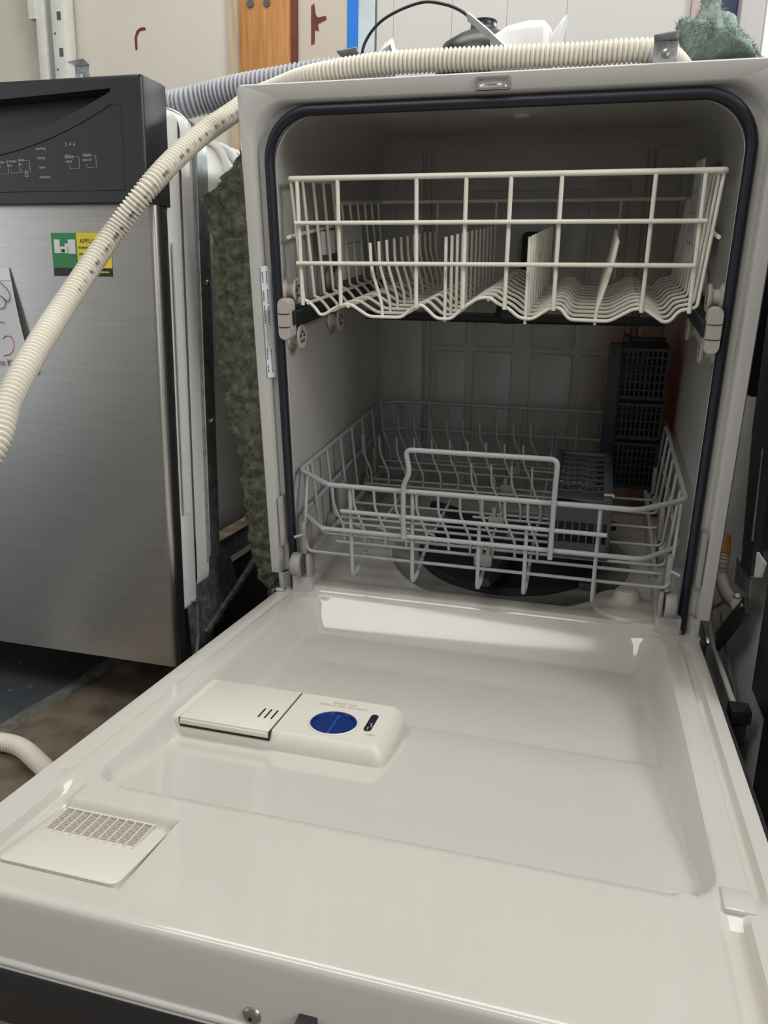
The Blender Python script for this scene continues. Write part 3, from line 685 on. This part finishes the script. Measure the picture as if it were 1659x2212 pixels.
# ================================================================ cutlery baskets
def lattice(g, o, u, v, nu, nv, du, dv, t, wall):
    """bars filling the panel o + u*[0..1] + v*[0..1]"""
    o, u, v = Vector(o), Vector(u), Vector(v); nn = u.cross(v).normalized() * t
    for i in range(nu + 1):
        a = u * (i / nu); e = u.normalized() * (du / 2)
        g.prism([o + a - e, o + a + e, o + a + e + v, o + a - e + v], nn)
    for j in range(nv + 1):
        a = v * (j / nv); e = v.normalized() * (dv / 2)
        g.prism([o + a - e, o + a + e, o + a + e + u, o + a - e + u], nn)
cb = thing('cutlery_basket', 'slate grey cutlery basket with slotted lid standing in the lower rack, beside the handle', 'basket', (.128, .15, .2105), MD)
part('basket_floor', G().bbox(.0905, .170, .048, .258, .212, .222, .003), 'greyplastic', cb)
g = G(); lattice(g, (.0915, .050, .221), (.0775, 0, 0), (0, 0, .052), 8, 1, .0022, .003, -.002, 0); g.bbox(.0905, .170, .0475, .0525, .212, .236, .002); part('front_grille', g, 'greyplastic', cb)
g = G(); lattice(g, (.0915, .256, .221), (.0775, 0, 0), (0, 0, .070), 8, 4, .0022, .0025, .002, 0); part('rear_grille', g, 'greyplastic', cb)
for x in (.0915, .169):
    g = G(); lattice(g, (x, .05, .221), (0, .206, 0), (0, 0, .070), 12, 4, .0022, .0025, .002 if x > .1 else -.002, 0); part('side_grille', g, 'greyplastic', cb)
for x in (.0905, .1655): part('corner_post', G().bbox(x, x + .0045, .0475, .053, .215, .293, .001, 1), 'greyplastic', cb)
part('front_fascia', G().prism([(.0905, .048, .266), (.170, .048, .266), (.170, .048, .2935), (.150, .048, .2915), (.1305, .048, .2960), (.0905, .048, .3035)], (0, .004, 0)), 'greyplastic', cb)
g = G(); g.bbox(.0905, .097, .05, .26, .292, .3015, .001, 1).bbox(.158, .170, .05, .26, .292, .3015, .001, 1).bbox(.0905, .17, .25, .26, .292, .3015, .001, 1).bbox(.0905, .17, .048, .075, .290, .2995, .001, 1)
for j in range(7):
    y0 = .078 + j * .0245
    g.tube([(.096, y0 + .004, .2985), (.111, y0 - .004, .2995), (.127, y0 + .004, .2985), (.143, y0 - .004, .2995), (.159, y0 + .004, .2985)], .0028, 6)
for i in range(3): g.box(.1105 + i * .0158, .1135 + i * .0158, .075, .25, .295, .298)
part('slotted_lid', g, 'greyplastic', cb, smooth=50)
part('lid_hinge', G().bbox(.158, .172, .062, .071, .298, .302, .001, 1), 'taupe', cb)
part('basket_post', G().bbox(.0855, .0905, .246, .254, .25, .314, .001, 1), 'greyplastic', cb)

tb = thing('side_basket', 'tall charcoal three-tier cutlery basket upright in the right rear corner of the tub', 'basket', (.21, .40, .2105), MD)
part('back_plate', G().bbox(.151, .174, .352, .366, .213, .455, .003), 'navy', tb)
part('rear_plate', G().bbox(.172, .2415, .425, .429, .213, .455, .002), 'navy', tb)
for z0, z1, x1 in ((.367, .446, .2415), (.300, .357, .2415), (.2145, .290, .2415)):
    g = G(); lattice(g, (.174, .358, z0), (x1 - .174, 0, 0), (0, 0, z1 - z0), 9, 6 if z1 - z0 > .07 else 4, .0028, .0028, -.003, 0); g.box(.173, x1, .355, .362, z1 - .003, z1 + .002).box(.173, x1, .355, .362, z0 - .002, z0 + .004)
    part('tier_grille', g, 'navy', tb)
    g = G(); lattice(g, (x1, .358, z0), (0, .066, 0), (0, 0, z1 - z0), 7, 5, .0028, .0028, .003, 0); part('tier_side', g, 'navy', tb)
    part('tier_shelf', G().bbox(.174, x1, .356, .426, z0 - .003, z0 + .001, .001, 1), 'navy', tb)
part('carry_handle', G().bbox(.172, .232, .372, .382, .455, .462, .002).bbox(.172, .184, .366, .388, .453, .466, .002), 'navy', tb)
part('basket_foot', G().bbox(.222, .240, .38, .40, .2105, .2145, .001, 1), 'navy', tb)

# ================================================================ insulation blanket hanging on the tub's left side
def fibres(pts_fn, n, ln, r):
    g = G()
    for i in range(n):
        p, nrm = pts_fn(); p = Vector(p); nrm = Vector(nrm)
        d = (nrm + Vector((random.gauss(0, .8), random.gauss(0, .8), random.gauss(0, .8)))).normalized()
        b = d.cross(Vector((random.gauss(0, 1), random.gauss(0, 1), random.gauss(0, 1)))).normalized(); l = ln * random.uniform(.4, 1.4)
        a0, a1, a2 = p, p + d * l * .5 + b * l * .15, p + d * l * .7 + b * l * .55
        s = b.cross(d) * r
        g.add([a0 - s, a0 + s, a1 + s, a1 - s, a2], [(0, 1, 2, 3), (3, 2, 4)])
    return g
from mathutils import noise as NZ
# outline in the dishwasher's frame: (z, left x)
OL = [(.108, -.322), (.128, -.345), (.15, -.352), (.20, -.358), (.26, -.3605), (.30, -.3605), (.339, -.361), (.3450, -.372), (.36, -.378), (.40, -.3765), (.46, -.380), (.53, -.379), (.56, -.375), (.60, -.378), (.65, -.378), (.682, -.377), (.688, -.358), (.700, -.352), (.715, -.335), (.735, -.315), (.75, -.305)]
def xleft(z):
    for (a, xa), (b, xb) in zip(OL[:-1], OL[1:]):
        if a <= z <= b: return xa + (xb - xa) * (z - a) / (b - a)
    return OL[0][1] if z < OL[0][0] else OL[-1][1]
XR = -.286
def blank(z, k):                                   # k: 0..1 goes rear-left -> front-left -> front-right
    xl = xleft(z) + .004 * NZ.noise(Vector((z * 60, 3, 0)))
    w_ = XR - xl
    path = [(xl + .006, .42), (xl, .066), (xl + .004, .044), (xl + w_ * .35, .036), (xl + w_ * .7, .040), (XR, .043)]
    t = k * (len(path) - 1); i = min(int(t), len(path) - 2); q = t - i
    x = path[i][0] * (1 - q) + path[i + 1][0] * q; y = path[i][1] * (1 - q) + path[i + 1][1] * q
    nz = NZ.fractal(Vector((x * 60, y * 60, z * 60)), 1.0, 2.0, 5) * .0062 + NZ.noise(Vector((x * 190, y * 190, z * 190))) * .0026
    return Vector((x - nz * .8, y - nz, z + nz * .5))
zs = [.106 + (.752 - .106) * i / 190 for i in range(191)]
KN = 46
rows = [[tuple(blank(z, i / KN)) for i in range(KN + 1)] for z in zs]
g = G().loft(rows, False)
g.add([rows[-1][i] for i in range(KN + 1)], [tuple(range(KN + 1))]); g.add([rows[0][i] for i in range(KN + 1)], [tuple(range(KN + 1))])
ins = thing('insulation_blanket', 'shaggy grey-green fibre insulation blanket hanging down beside the open dishwasher', 'insulation', (-.335, .2, .10), MD)
part('batting', g, 'fibre', ins, smooth=60)
def bp():
    z = random.uniform(.11, .748); k = random.uniform(.12, 1); return blank(z, k), (-.5, -1, .1)
part('loose_fibre', fibres(bp, 9000, .0042, .00030), 'strand', ins, kind='stuff')

# torn tuft on the top right corner
TO = [(.205, .828), (.201, .845), (.192, .862), (.191, .872), (.197, .876), (.207, .869), (.213, .880), (.217, .900), (.216, .93), (.236, .93), (.235, .905), (.233, .888), (.243, .877), (.255, .862), (.268, .852), (.280, .838), (.290, .826)]
tf = thing('insulation_tuft', 'torn tuft of pale green insulation lying on the top right corner of the open dishwasher', 'insulation', (.245, .05, .79), MW)
cx, cz = .238, .850
def tuft_pt(a, b):
    i = int(a * len(TO)) % len(TO); q = a * len(TO) - int(a * len(TO)); p, p2 = TO[i], TO[(i + 1) % len(TO)]
    x, z = p[0] * (1 - q) + p2[0] * q, p[1] * (1 - q) + p2[1] * q
    axx = .226 if z > .88 else cx; azz = min(z, .90) if z > .88 else cz
    t = math.cos(b); th = .028 * math.sin(b) * (1 if z < .88 else .5)
    return Vector((axx + (x - axx) * t, .05 + th - .006 * (1 - t), azz + (z - azz) * t))
rows = []
for j in range(25):
    b = -PI / 2 + PI * j / 24; row = []
    for i in range(90):
        P = tuft_pt(i / 90, b); nz = NZ.fractal(P * 55, 1.0, 2.0, 4) * .005; row.append(tuple(P + Vector((nz, -nz, nz))))
    rows.append(row)
part('batting', G().loft(rows, True), 'tuft', tf, smooth=60)
def tp():
    b = random.uniform(-1.4, 1.0); a = random.random(); P = tuft_pt(a, b); return P, (P - Vector((cx, .05, cz))).normalized()
part('loose_fibre', fibres(tp, 3500, .0065, .00032), 'tuft', tf, kind='stuff')

# ================================================================ hoses
def corrugated(name, pts, r, pitch, m, label, groove=.25, n=22, dash=None):
    path = spline(pts, pitch / 6); rad = []
    for i in range(len(path)):
        c = .5 - .5 * math.cos(2 * PI * i / 6); rad.append(r * (1 - groove * (1 - c ** .6)))
    g = G().tube(path, r, n, True, rad)
    o = tuple(path[-1]); ob = single(name, g, m, label, 'hose', (o[0], o[1], o[2]), smooth=85)
    uvl = ob.data.uv_layers.new(name='UVMap'); me = ob.data
    near = lambda q: min(range(len(path)), key=lambda i: (path[i] - Vector(q)).length)
    i0 = i1 = k0 = -1
    if dash:
        i0, i1 = sorted((near(dash[0]), near(dash[1]))); im = (i0 + i1) // 2
        k0 = max(range(n), key=lambda k: (Vector(g.v[im * n + k]) + Vector(o) - path[im]).dot(Vector(dash[2])))
    for p in me.polygons:
        if len(p.vertices) > 4: continue
        us = [(v % n) / n for v in p.vertices]; mx_ = max(us)
        for li, v in zip(p.loop_indices, p.vertices):
            uu = ((v % n) - k0) % n / n; uu = uu if uu < .75 else uu - 1
            uvl.data[li].uv = (uu if i0 <= v // n <= i1 else .6, (v // n) * pitch / 6)
    return ob
corrugated('drain_hose', [(.215, .03, .800), (.17, -.06, .812), (.086, -.068, .8125), (.0, -.070, .8135), (-.08, -.070, .8145), (-.15, -.070, .8135), (-.225, -.062, .8075), (-.285, -.025, .8055), (-.335, .015, .806),
                          (-.345, -.020, .783), (-.364, -.094, .735), (-.380, -.167, .677), (-.4215, -.194, .6155), (-.430, -.265, .547), (-.416, -.343, .495), (-.403, -.405, .449), (-.395, -.447, .403), (-.44, -.50, .33),
                          (-.58, -.50, .17), (-.72, -.42, .03), (-.735, -.30, -.045), (-.672, -.250, -.050), (-.60, -.235, -.050), (-.535, -.262, -.050), (-.44, -.32, -.050)],
           .0128, .0051, 'hose', 'cream corrugated drain hose lying along the top and slanting across the stainless door',
           dash=((-.345, -.020, .783), (-.430, -.265, .547), (.62, -.72, -.3)))
corrugated('supply_hose', [(-.60, .16, .812), (-.535, .105, .818), (-.48, .095, .824), (-.44, .10, .832), (-.405, .10, .838), (-.334, .10, .846), (-.252, .11, .856), (-.17, .13, .850)],
           .0215, .0066, 'greyhose', 'grey corrugated hose arching behind the cream hose at the upper left')

# ================================================================ things lying on the top
def bracket(name, x, y, z, label, s=1, drop=.012):
    t = thing(name, label, 'bracket', (x, y, z - drop), MW, 'metal mounting brackets')
    part('plate', G().bbox(x - .012, x + .012, y - .001, y + .001, z - drop, z + .010, .0008, 1), 'galvdark', t)
    part('flap', G().prism([(x - .012, y, z + .009), (x + .012, y, z + .010), (x + .011, y - .014 * s, z + .014), (x - .013, y - .014 * s, z + .011)], (0, 0, .001)), 'galvdark', t)
    part('screw', G().lathe([(.0045, 0), (.004, .0018), (.0015, .0024)], (0, 0, 0), 'y', 14).xf(lambda a, b, c: (x + .001 + a, y - .001 - b, z - .002 + c)), 'screw', t)
    return t
bracket('mounting_bracket', .174, -.086, .806, 'bent galvanised mounting bracket at the right end of the cream hose')
bracket('mounting_bracket', -.181, -.045, .822, 'galvanised mounting bracket behind the cream hose, below the blue tape')
bracket('mounting_bracket', -.578, .0, .843, 'galvanised mounting bracket on top of the stainless dishwasher, before the shelf upright', 1, .050)

t = thing('lamp_holder', 'black plastic cone with a long curved cord lying behind the cream hose', 'fitting', (-.058, .17, .828), MW)
part('cone', G().lathe([(.064, 0.0298), (0.0648, 0.0828), (0.0552, 0.0977), (0.0361, 0.1094), (0.0223, 0.1147), (0.0186, 0.1189), (0.0175, 0.1253), (0.0186, 0.128), (0.0149, 0.1296)], (-0.0571, .17, 0.7992), 'z', 30), 'blackplastic', t)
part('cord', G().tube(spline([(-0.2334, .17, 0.8321), (-0.2334, .17, 0.8799), (-0.227, .17, 0.9128), (-0.1994, .17, 0.9404), (-0.1495, .17, 0.9569), (-0.1144, .17, 0.9531), (-0.0868, .17, 0.9415), (-0.0666, .17, 0.9234)], .006), .0022, 8), 'blackplastic', t, smooth=80)
t = thing('plastic_scoop', 'white plastic scoop with a flared rim lying on top behind the cream hose', 'scoop', (.03, .08, .80), MW)
g = G().loft([[(x, .07 + yy * f, .858 + zz * f) for yy, zz in rrect(-.028, .028, -.030, .030, .012, 4)] for x, f in ((-.030, .55), (-.008, .88), (.018, 1.0), (.036, .97), (.044, .72))], True, True, True)
part('cup', g, 'whitegloss', t)
g = G().loft([[(x + zz * .3, .06 + yy * f, .845 + zz * f + dz) for yy, zz in rrect(-.016, .016, -.028, .028, .012, 4)] for x, f, dz in ((.038, .7, .008), (.050, 1, .016), (.055, 1.05, .018))], True, True, True)
part('flared_rim', g, 'whitegloss', t)
g = G().loft([[(x, .045 + yy, z + zz) for yy, zz in ((-.014, .002), (0, .0065), (.014, .002), (0, -.004))] for x, z in ((-.058, .893), (-.052, .889), (-.03, .872), (-.005, .850), (.008, .838))], True, True, True)
part('spout', g, 'whitegloss', t)
g = G().loft([[(x, .05 + yy, z + zz) for yy, zz in ((-.01, .0), (0, .010), (.01, .0), (0, -.008))] for x, z in ((-.178, .845), (-.165, .862), (-.155, .868), (-.149, .850))], True, True, True)
single('plastic_wedge', g, 'whitegloss', 'small white plastic wedge on top, left of the black cone', 'wedge', (-.165, .05, .84), MW)

# ================================================================ stainless dishwasher on the left
XF = -.418; XL = XF - .600; YF = -.100
nb = thing('stainless_dishwasher', 'closed stainless steel dishwasher with black control panel, at the left', 'dishwasher', (XF - .30, .2, FLOOR), MW)
# door skin with a rounded right edge
sec = [(XL, YF), (XF - .010, YF), (XF - .004, YF + .0012), (XF - .0008, YF + .005), (XF, YF + .010), (XF - .001, YF + .012), (XL, YF + .012)]
ph = part('door_panel', G().loft([[(x, y, z) for x, y in sec] for z in (.029, .662)], True, True, True), 'steel', nb, smooth=50)
part('door_edge', G().bbox(XL + .002, XF - .0015, YF + .012, -.068, .024, .664, .002), 'blackplastic', nb)
# control panel with a smile-shaped hand recess
ZL, ZH = .6625, .806; YP = YF - .017
xc = (XL + XF) / 2; cols = [XL + .004 + (XF - .008 - XL) * i / 90 for i in range(91)]
hw = xc - XL - .0425
def zup(x): return .7915 - .0095 * (1 - min(1, abs(x - xc) / hw)) ** .9
def zlo(x):
    t = min(1, abs(x - xc) / hw); return .7885 - .055 * (1 - t ** 2.2) if t < 1 else .7885
g = G(); ins_ = [abs(x - xc) < hw for x in cols]
for a, b in zip(cols[:-1], cols[1:]):
    if abs((a + b) / 2 - xc) < hw:
        g.add([(a, YP, ZL), (b, YP, ZL), (b, YP, zlo(b)), (a, YP, zlo(a))], [(0, 1, 2, 3)])
        g.add([(a, YP, zup(a)), (b, YP, zup(b)), (b, YP, ZH - .004), (a, YP, ZH - .004)], [(0, 1, 2, 3)])
        g.add([(a, YP, zlo(a)), (b, YP, zlo(b)), (b, YP + .030, zlo(b) + .002), (a, YP + .030, zlo(a) + .002)], [(0, 1, 2, 3)])
        g.add([(a, YP, zup(a)), (b, YP, zup(b)), (b, YP + .030, zup(b)), (a, YP + .030, zup(a))], [(0, 1, 2, 3)])
        g.add([(a, YP + .030, zlo(a)), (b, YP + .030, zlo(b)), (b, YP + .030, zup(b)), (a, YP + .030, zup(a))], [(0, 1, 2, 3)])
    else: g.add([(a, YP, ZL), (b, YP, ZL), (b, YP, ZH - .004), (a, YP, ZH - .004)], [(0, 1, 2, 3)])
xa, xb = cols[0], cols[-1]
for (x0, s) in ((xb, 1), (xa, -1)):
    g.loft([[(x0, YP, ZL), (x0, YP, ZH - .004)], [(x0 + s * .0025, YP + .0012, ZL), (x0 + s * .0025, YP + .0012, ZH - .003)], [(x0 + s * .004, YP + .004, ZL), (x0 + s * .004, YP + .004, ZH - .002)],
            [(x0 + s * .0045, -.064, ZL), (x0 + s * .0045, -.064, ZH - .002)]], False)
g.loft([[(xa, YP, ZH - .004), (xb, YP, ZH - .004)], [(xa, YP + .0015, ZH - .001), (xb, YP + .0015, ZH - .001)], [(xa, YP + .004, ZH), (xb, YP + .004, ZH)], [(xa, -.066, ZH + .001), (xb, -.066, ZH + .001)], [(xa - .004, -.063, ZL), (xb + .004, -.063, ZL)]], False)
g.box(xa - .004, xb + .004, YP + .004, -.064, ZL - .0005, ZL + .002)
g.add([(xb + .0025, YP + .0012, ZH - .003), (xb + .004, YP + .004, ZH - .002), (xb + .0045, -.064, ZH - .002), (xb, -.064, ZH + .001), (xb, YP + .004, ZH), (xb, YP + .0015, ZH - .001)], [(0, 1, 2, 3, 4, 5)])
cp = part('control_panel', g, 'blackplastic', nb, smooth=50)
# recessed outline of the key field
pts = [(x, YP - .0002, zlo(x) - .0145 - .006 * (1 - abs(x - xc) / hw)) for x in cols if abs(x - xc) < hw + .001] 
g = G().tube(pts, .0007, 4).tube([pts[-1], (XF - .0305, YP - .0002, pts[-1][2] - .002), (XF - .0300, YP - .0002, .6765)], .0004, 4).tube([(xa, YP - .0002, .6765), (XF - .030, YP - .0002, .6765)], .0004, 4)
part('panel_groove', g, 'dark', nb, parent=cp)
def ptext(s, size, x, z):
    g = text(s, size, .0001); g.xf(lambda a, b, c: (x + a, YP - .0004 - c, z + b)); return part('key_print', g, 'palemark', nb, parent=cp)
def ui(px, py):   # control panel print positions measured on the panel plane
    return px, py
for s, size, x, z in (('washing', .0046, -.5655, .7270), ('drying', .0046, -.5655, .7160), ('clean', .0048, -.5655, .7050), ('sanitized', .0046, -.5625, .6935),
                      ('2  4  6', .0058, -.5225, .7305), ('delay', .0064, -.5250, .7168), ('start', .0050, -.5258, .7112), ('start', .0064, -.4995, .7180), ('cancel', .0050, -.4998, .7124),
                      ('hi temp', .0046, -.6110, .7132), ('wash', .0040, -.6135, .7082), ('heat', .0048, -.5955, .7142), ('dry', .0042, -.5970, .7092), ('sanitize', .0046, -.6285, .7122), ('rinse', .0040, -.6310, .7075)):
    ptext(s, size, x, z)
for x, z in ((-.5165, .7085), (-.4925, .7095), (-.5890, .7060), (-.6045, .7050), (-.6215, .7042)):
    part('key_frame', G().tube([(x - .0035, YP - .0003, z + .0075), (x + .0055, YP - .0003, z + .0075), (x + .0055, YP - .0003, z - .006), (x - .0075, YP - .0003, z - .006), (x - .0085, YP - .0003, z - .002)], .0003, 4), 'palemark', nb, parent=cp)
part('lock_mark', G().tube([(-.5912, YP - .0003, .6945), (-.5872, YP - .0003, .6945), (-.5872, YP - .0003, .6985), (-.5912, YP - .0003, .6985), (-.5912, YP - .0003, .6945)], .0005, 4).tube([(-.5905, YP - .0003, .6985), (-.5905, YP - .0003, .702), (-.5880, YP - .0003, .702), (-.5880, YP - .0003, .6985)], .0004, 4), 'palemark', nb, parent=cp)
# tub frame, band and body behind the door
part('inner_door', G().bbox(XL + .006, XF - .003, -.0665, -.022, .10, .784, .012, 4), 'white', nb)
part('tub_flange', G().bbox(XL + .003, XF - .0005, -.022, .0, .115, .790, .03, 5).box(XF - .0006, XF + .0012, -.062, -.045, .25, .62), 'white', nb)
g = G()
band_ = fillet([(XF + .004, 0, .16), (XF + .004, 0, .796), (XL - .004, 0, .796), (XL - .004, 0, .16)], .06, 8)
g.loft([[tuple(p + Vector((0, y, 0))) for p in band_] for y in (.001, .006)] , False)
g.loft([[tuple(p + Vector((0, y, 0))) for p in band_] for y in (.006, .012, .036)], False)
inner = fillet([(XF - .02, 0, .16), (XF - .02, 0, .776), (XL + .02, 0, .776), (XL + .02, 0, .16)], .05, 8)
g.loft([[tuple(p + Vector((0, .001, 0))) for p in band_], [tuple(p + Vector((0, .001, 0))) for p in inner]], False)
part('steel_band', g, 'galv', nb, smooth=30)
g = G().tube(fillet([(XF + .005, .002, .17), (XF + .005, .002, .797), (XL, .002, .797)], .06, 8), .0022, 8); part('band_bead', g, 'galv', nb, smooth=80)
g = G().loft([[(x, y, z) for x, z in rrect(XL + .004, XF - .001, .165, .782, .07, 8)] for y in (.0365, .30)] + [[(x, y, z) for x, z in rrect(XL + .008, XF - .005, .17, .776, .07, 8)] for y in (.302, .50)], True, True, True)
part('tub_body', g, 'white', nb, smooth=50)
for i in range(5):
    y = .11 + i * .045
    part('tub_rib', G().tube(fillet([(XF - .004, y, .60), (XF - .002, y, .776), (XF - .10, y, .784)], .07, 8), .006, 8), 'white', nb, smooth=80)
part('tub_seam', G().tube([(XF - .0008, .04, .690), (XF - .0008, .30, .700)], .0008, 6), 'seam', nb)
for y, z in ((.012, .572), (.013, .374)):
    part('screw', G().lathe([(.0045, 0), (.004, .003), (.0015, .004)], (XF + .004, y + .012, z), 'x', 14), 'screw', nb)
# bent base bracket, rails and feet
BR = [(-.060, .145), (-.020, .205), (.030, .213), (.050, .180), (.085, .150), (.110, .095), (.09, .07), (.07, .085), (.055, .04), (.03, .045), (.0, .02), (-.015, -.02), (-.035, -.03), (-.045, .02)]
part('base_bracket', G().prism([(XF - .006, y, z) for y, z in BR], (.002, 0, 0)), 'dirtysteel', nb)
part('bracket_fold', G().tube([(XF - .003, -.05, .11), (XF - .003, -.03, .105), (XF - .003, -.03, .05), (XF - .003, -.045, .0)], .004, 6), 'galv', nb)
part('hinge_bar', G().tube([(XF - .002, -.01, .045), (XF - .002, .20, .115)], .006, 8), 'dirtysteel', nb)
part('base_rail', G().box(XF - .03, XF - .012, .03, .50, .135, .160), 'dirtysteel', nb)
part('base_side', G().box(XF - .03, XF - .022, .06, .50, -.045, .11), 'dark', nb)
part('underdoor_shade', G().box(XL + .02, XF - .02, .10, .106, FLOOR + .01, .12), 'dark', nb)  # near-black sheet stands in for the shadow under the door
for x in (XF - .03, XL + .03):
    for y in (.02, .46): part('foot', G().lathe([(.018, 0), (.018, .008), (.007, .012), (.007, .10)], (x, y, FLOOR), 'z', 14), 'dirtysteel', nb)
# sticker with picture and lettering
stx = thing('shop_sticker', 'green, yellow and black shop sticker on the stainless door behind the hose', 'sticker', (-.5285, YF - .0004, .573), MW)
def quad(name, x0, x1, z0, z1, m, d, par=None): return part(name, G().box(x0, x1, YF - d - .0003, YF - d, z0, z1), m, stx, parent=par)
quad('backing', -.5730, -.4845, .5740, .6280, 'black', .0002)
quad('green_field', -.5730, -.5350, .5845, .6280, 'green', .0006); quad('yellow_field', -.5350, -.4845, .5845, .6280, 'yellow', .0006)
for x0, x1, z0, z1 in ((-.5690, -.5605, .6030, .6200), (-.5600, -.5490, .6030, .6110), (-.5530, -.5480, .6110, .6150), (-.5480, -.5370, .6020, .6200)): quad('appliance_picture', x0, x1, z0, z1, 'white', .0010)
quad('oven_door', -.5580, -.5535, .6040, .6080, 'black', .0014)
for s, size, x, z, m in (('APPLIANCE', .0078, -.5105, .6178, 'black'),):
    g = text(s, size, .0001); g.xf(lambda a, b, c: (x + a, YF - .0011 - c, z + b)); part('lettering', g, m, stx)
for x0, x1, z in ((-.5325, -.5060, .6085), (-.5320, -.5150, .6005), (-.5320, -.4920, .5935)):
    g = G(); x = x0
    while x < x1: l = random.uniform(.0012, .003); g.box(x, x + l, YF - .0012, YF - .0011, z, z + .0026); x += l + .0008
    part('small_print', g, 'ink', stx)
g = G(); x = -.512
while x < -.489: l = random.uniform(.0012, .003); g.box(x, x + l, YF - .0009, YF - .0008, .5785, .5805); x += l + .0008
part('small_print', g, 'yellow', stx)
# taped sheet of paper
pn = thing('paper_notice', 'white sheet with a cloud outline and handwriting taped to the stainless door', 'paper', (-.70, YF - .001, .44), MW)
def pp(u, v):   # u 0..1 left-right, v 0 bottom..1 top
    x = -.80 + (.80 - (.6135 + .0290 * v)) * u; z = .440 + .1415 * v + .002 * u; return Vector((x, YF - .0015 - .006 * (1 - v) * u - .003 * math.sin(PI * v) * u, z))
rows = [[tuple(pp(i / 14, j / 10)) for i in range(15)] for j in range(11)]
part('sheet', G().loft(rows, False), 'paper', pn)
part('tape', G().loft([[tuple(pp(i / 14, v) - Vector((0, .0006, 0))) for i in range(15)] for v in (.885, 1.0)], False), 'papertop', pn)
def px_(x, z): return Vector((x, YF - .0075, z))
def stroke(name, pts, r, m): return part(name, G().tube(spline([px_(*p) for p in pts], .0015), r, 5), m, pn)
stroke('cloud_outline', [(-.70, .558), (-.69, .566), (-.672, .570), (-.658, .567), (-.648, .560), (-.643, .555), (-.6405, .550), (-.6400, .545), (-.6430, .540), (-.648, .541), (-.650, .544)], .0005, 'black')
stroke('cloud_outline', [(-.664, .546), (-.656, .547), (-.650, .543), (-.648, .537), (-.652, .531), (-.660, .531), (-.668, .534)], .0005, 'black')
stroke('red_mark', [(-.665, .511), (-.657, .5125), (-.651, .510)], .0004, 'red')
stroke('red_mark', [(-.658, .490), (-.652, .494), (-.643, .492), (-.6405, .482), (-.6435, .474), (-.650, .469), (-.660, .467)], .0005, 'red')
g = text('rance Kivu', .0125, .0001); g.xf(lambda a, b, c: (-.6590 + a, YF - .0078 - c, .4575 + b)); part('handwriting', g, 'ink', pn)

# ================================================================ steel-sided machine on the right
rm = thing('steel_appliance', 'stainless sided machine with black upright frame and hinge arm, at the right edge', 'appliance', (.66, .2, FLOOR), MW)
XS = .352
part('side_panel', G().prism([(XS - .004, -.15, FLOOR + .004), (XS - .004, .45, FLOOR + .004), (XS + .036, .45, .44), (XS + .036, -.15, .44)], (.004, 0, .0004)), 'lit_steel', rm)  # tilted toward the lamps and coloured near-white to look brightly lit
yz = lambda pts, x, d: G().prism([(x, y, z) for y, z in pts], (d, 0, 0))
part('black_post', yz([(.036, .223), (-.028, .231), (-.005, .41), (.017, .82), (.100, .82), (.089, .40)], XS - .012, .012), 'navy', rm)
part('black_wrap', G().bbox(XS - .010, XS + .05, .176, .46, .432, .82, .008), 'navy', rm)
part('post_bead', G().tube([(XS - .0125, .006, .385), (XS - .0125, -.012, .272)], .0016, 6), 'galv', rm)
part('front_body', G().bbox(XS - .004, .95, -.20, .03, .262, .82, .004).bbox(XS - .004, .95, -.24, -.082, .105, .262, .003), 'navy', rm)
part('rear_body', G().box(XS + .045, .95, .03, .50, .10, .82), 'navy', rm)
part('lower_door', G().bbox(XS - .003, .95, -.45, -.152, FLOOR + .02, .105, .004), 'navy', rm)
part('hinge_plate', yz([(.082, .225), (-.021, .224), (-.026, .203), (.072, .189)], XS - .010, .002), 'galv', rm)
part('corner_plate', yz([(-.016, .226), (-.058, .240), (-.071, .262), (-.016, .262)], XS - .008, .003), 'white', rm)
part('hinge_arm', yz([(-.040, .186), (-.020, .202), (.136, .088), (.112, .070)], XS - .014, .005), 'blackplastic', rm)
part('arm_rivet', G().lathe([(.006, 0), (.005, .003), (.002, .004)], (XS - .018, -.024, .190), 'x', 12), 'chrome', rm)
part('spring_rod', G().tube(fillet([(XS - .012, .213, .112), (XS - .013, .208, .089), (XS - .014, .151, .066), (XS - .016, -.086, .072)], .02, 4), .0040, 8), 'white', rm, smooth=80)
part('bracket_rod', G().tube([(XS - .012, .208, .100), (XS - .012, .03, .185)], .0032, 8), 'white', rm, smooth=80)
part('cross_strap', yz([(.150, .110), (.142, .118), (-.05, .060), (-.045, .050)], XS - .009, .001), 'galv', rm)
part('roller_foot', G().bbox(XS - .030, XS - .006, -.118, -.092, .074, .092, .002).lathe([(.010, .030), (.0105, .052), (.010, .072), (.004, .074)], (XS - .018, -.105, .0), 'z', 18).lathe([(.015, .026), (.016, .034), (.015, .046)], (XS - .018, -.105, .0), 'z', 18), 'blackplastic', rm)
ring = spline([(XS - .008, .205, .215), (XS - .010, .180, .185), (XS - .011, .165, .163), (XS - .011, .097, .160), (XS - .010, .03, .172)], .0011)  # hose mirrored in the steel, modelled as solid tubes
part('hose_reflection', G().tube(ring, .009, 12, True, [.0092 - .0012 * (i % 5 == 0) for i in range(len(ring))]), 'hose', rm, smooth=80)
part('cuff_reflection', G().tube([(XS - .008, .207, .218), (XS - .0095, .188, .194)], .0105, 12), 'reflected_cuff', rm, 'orange end of a hose mirrored in the steel', smooth=60)
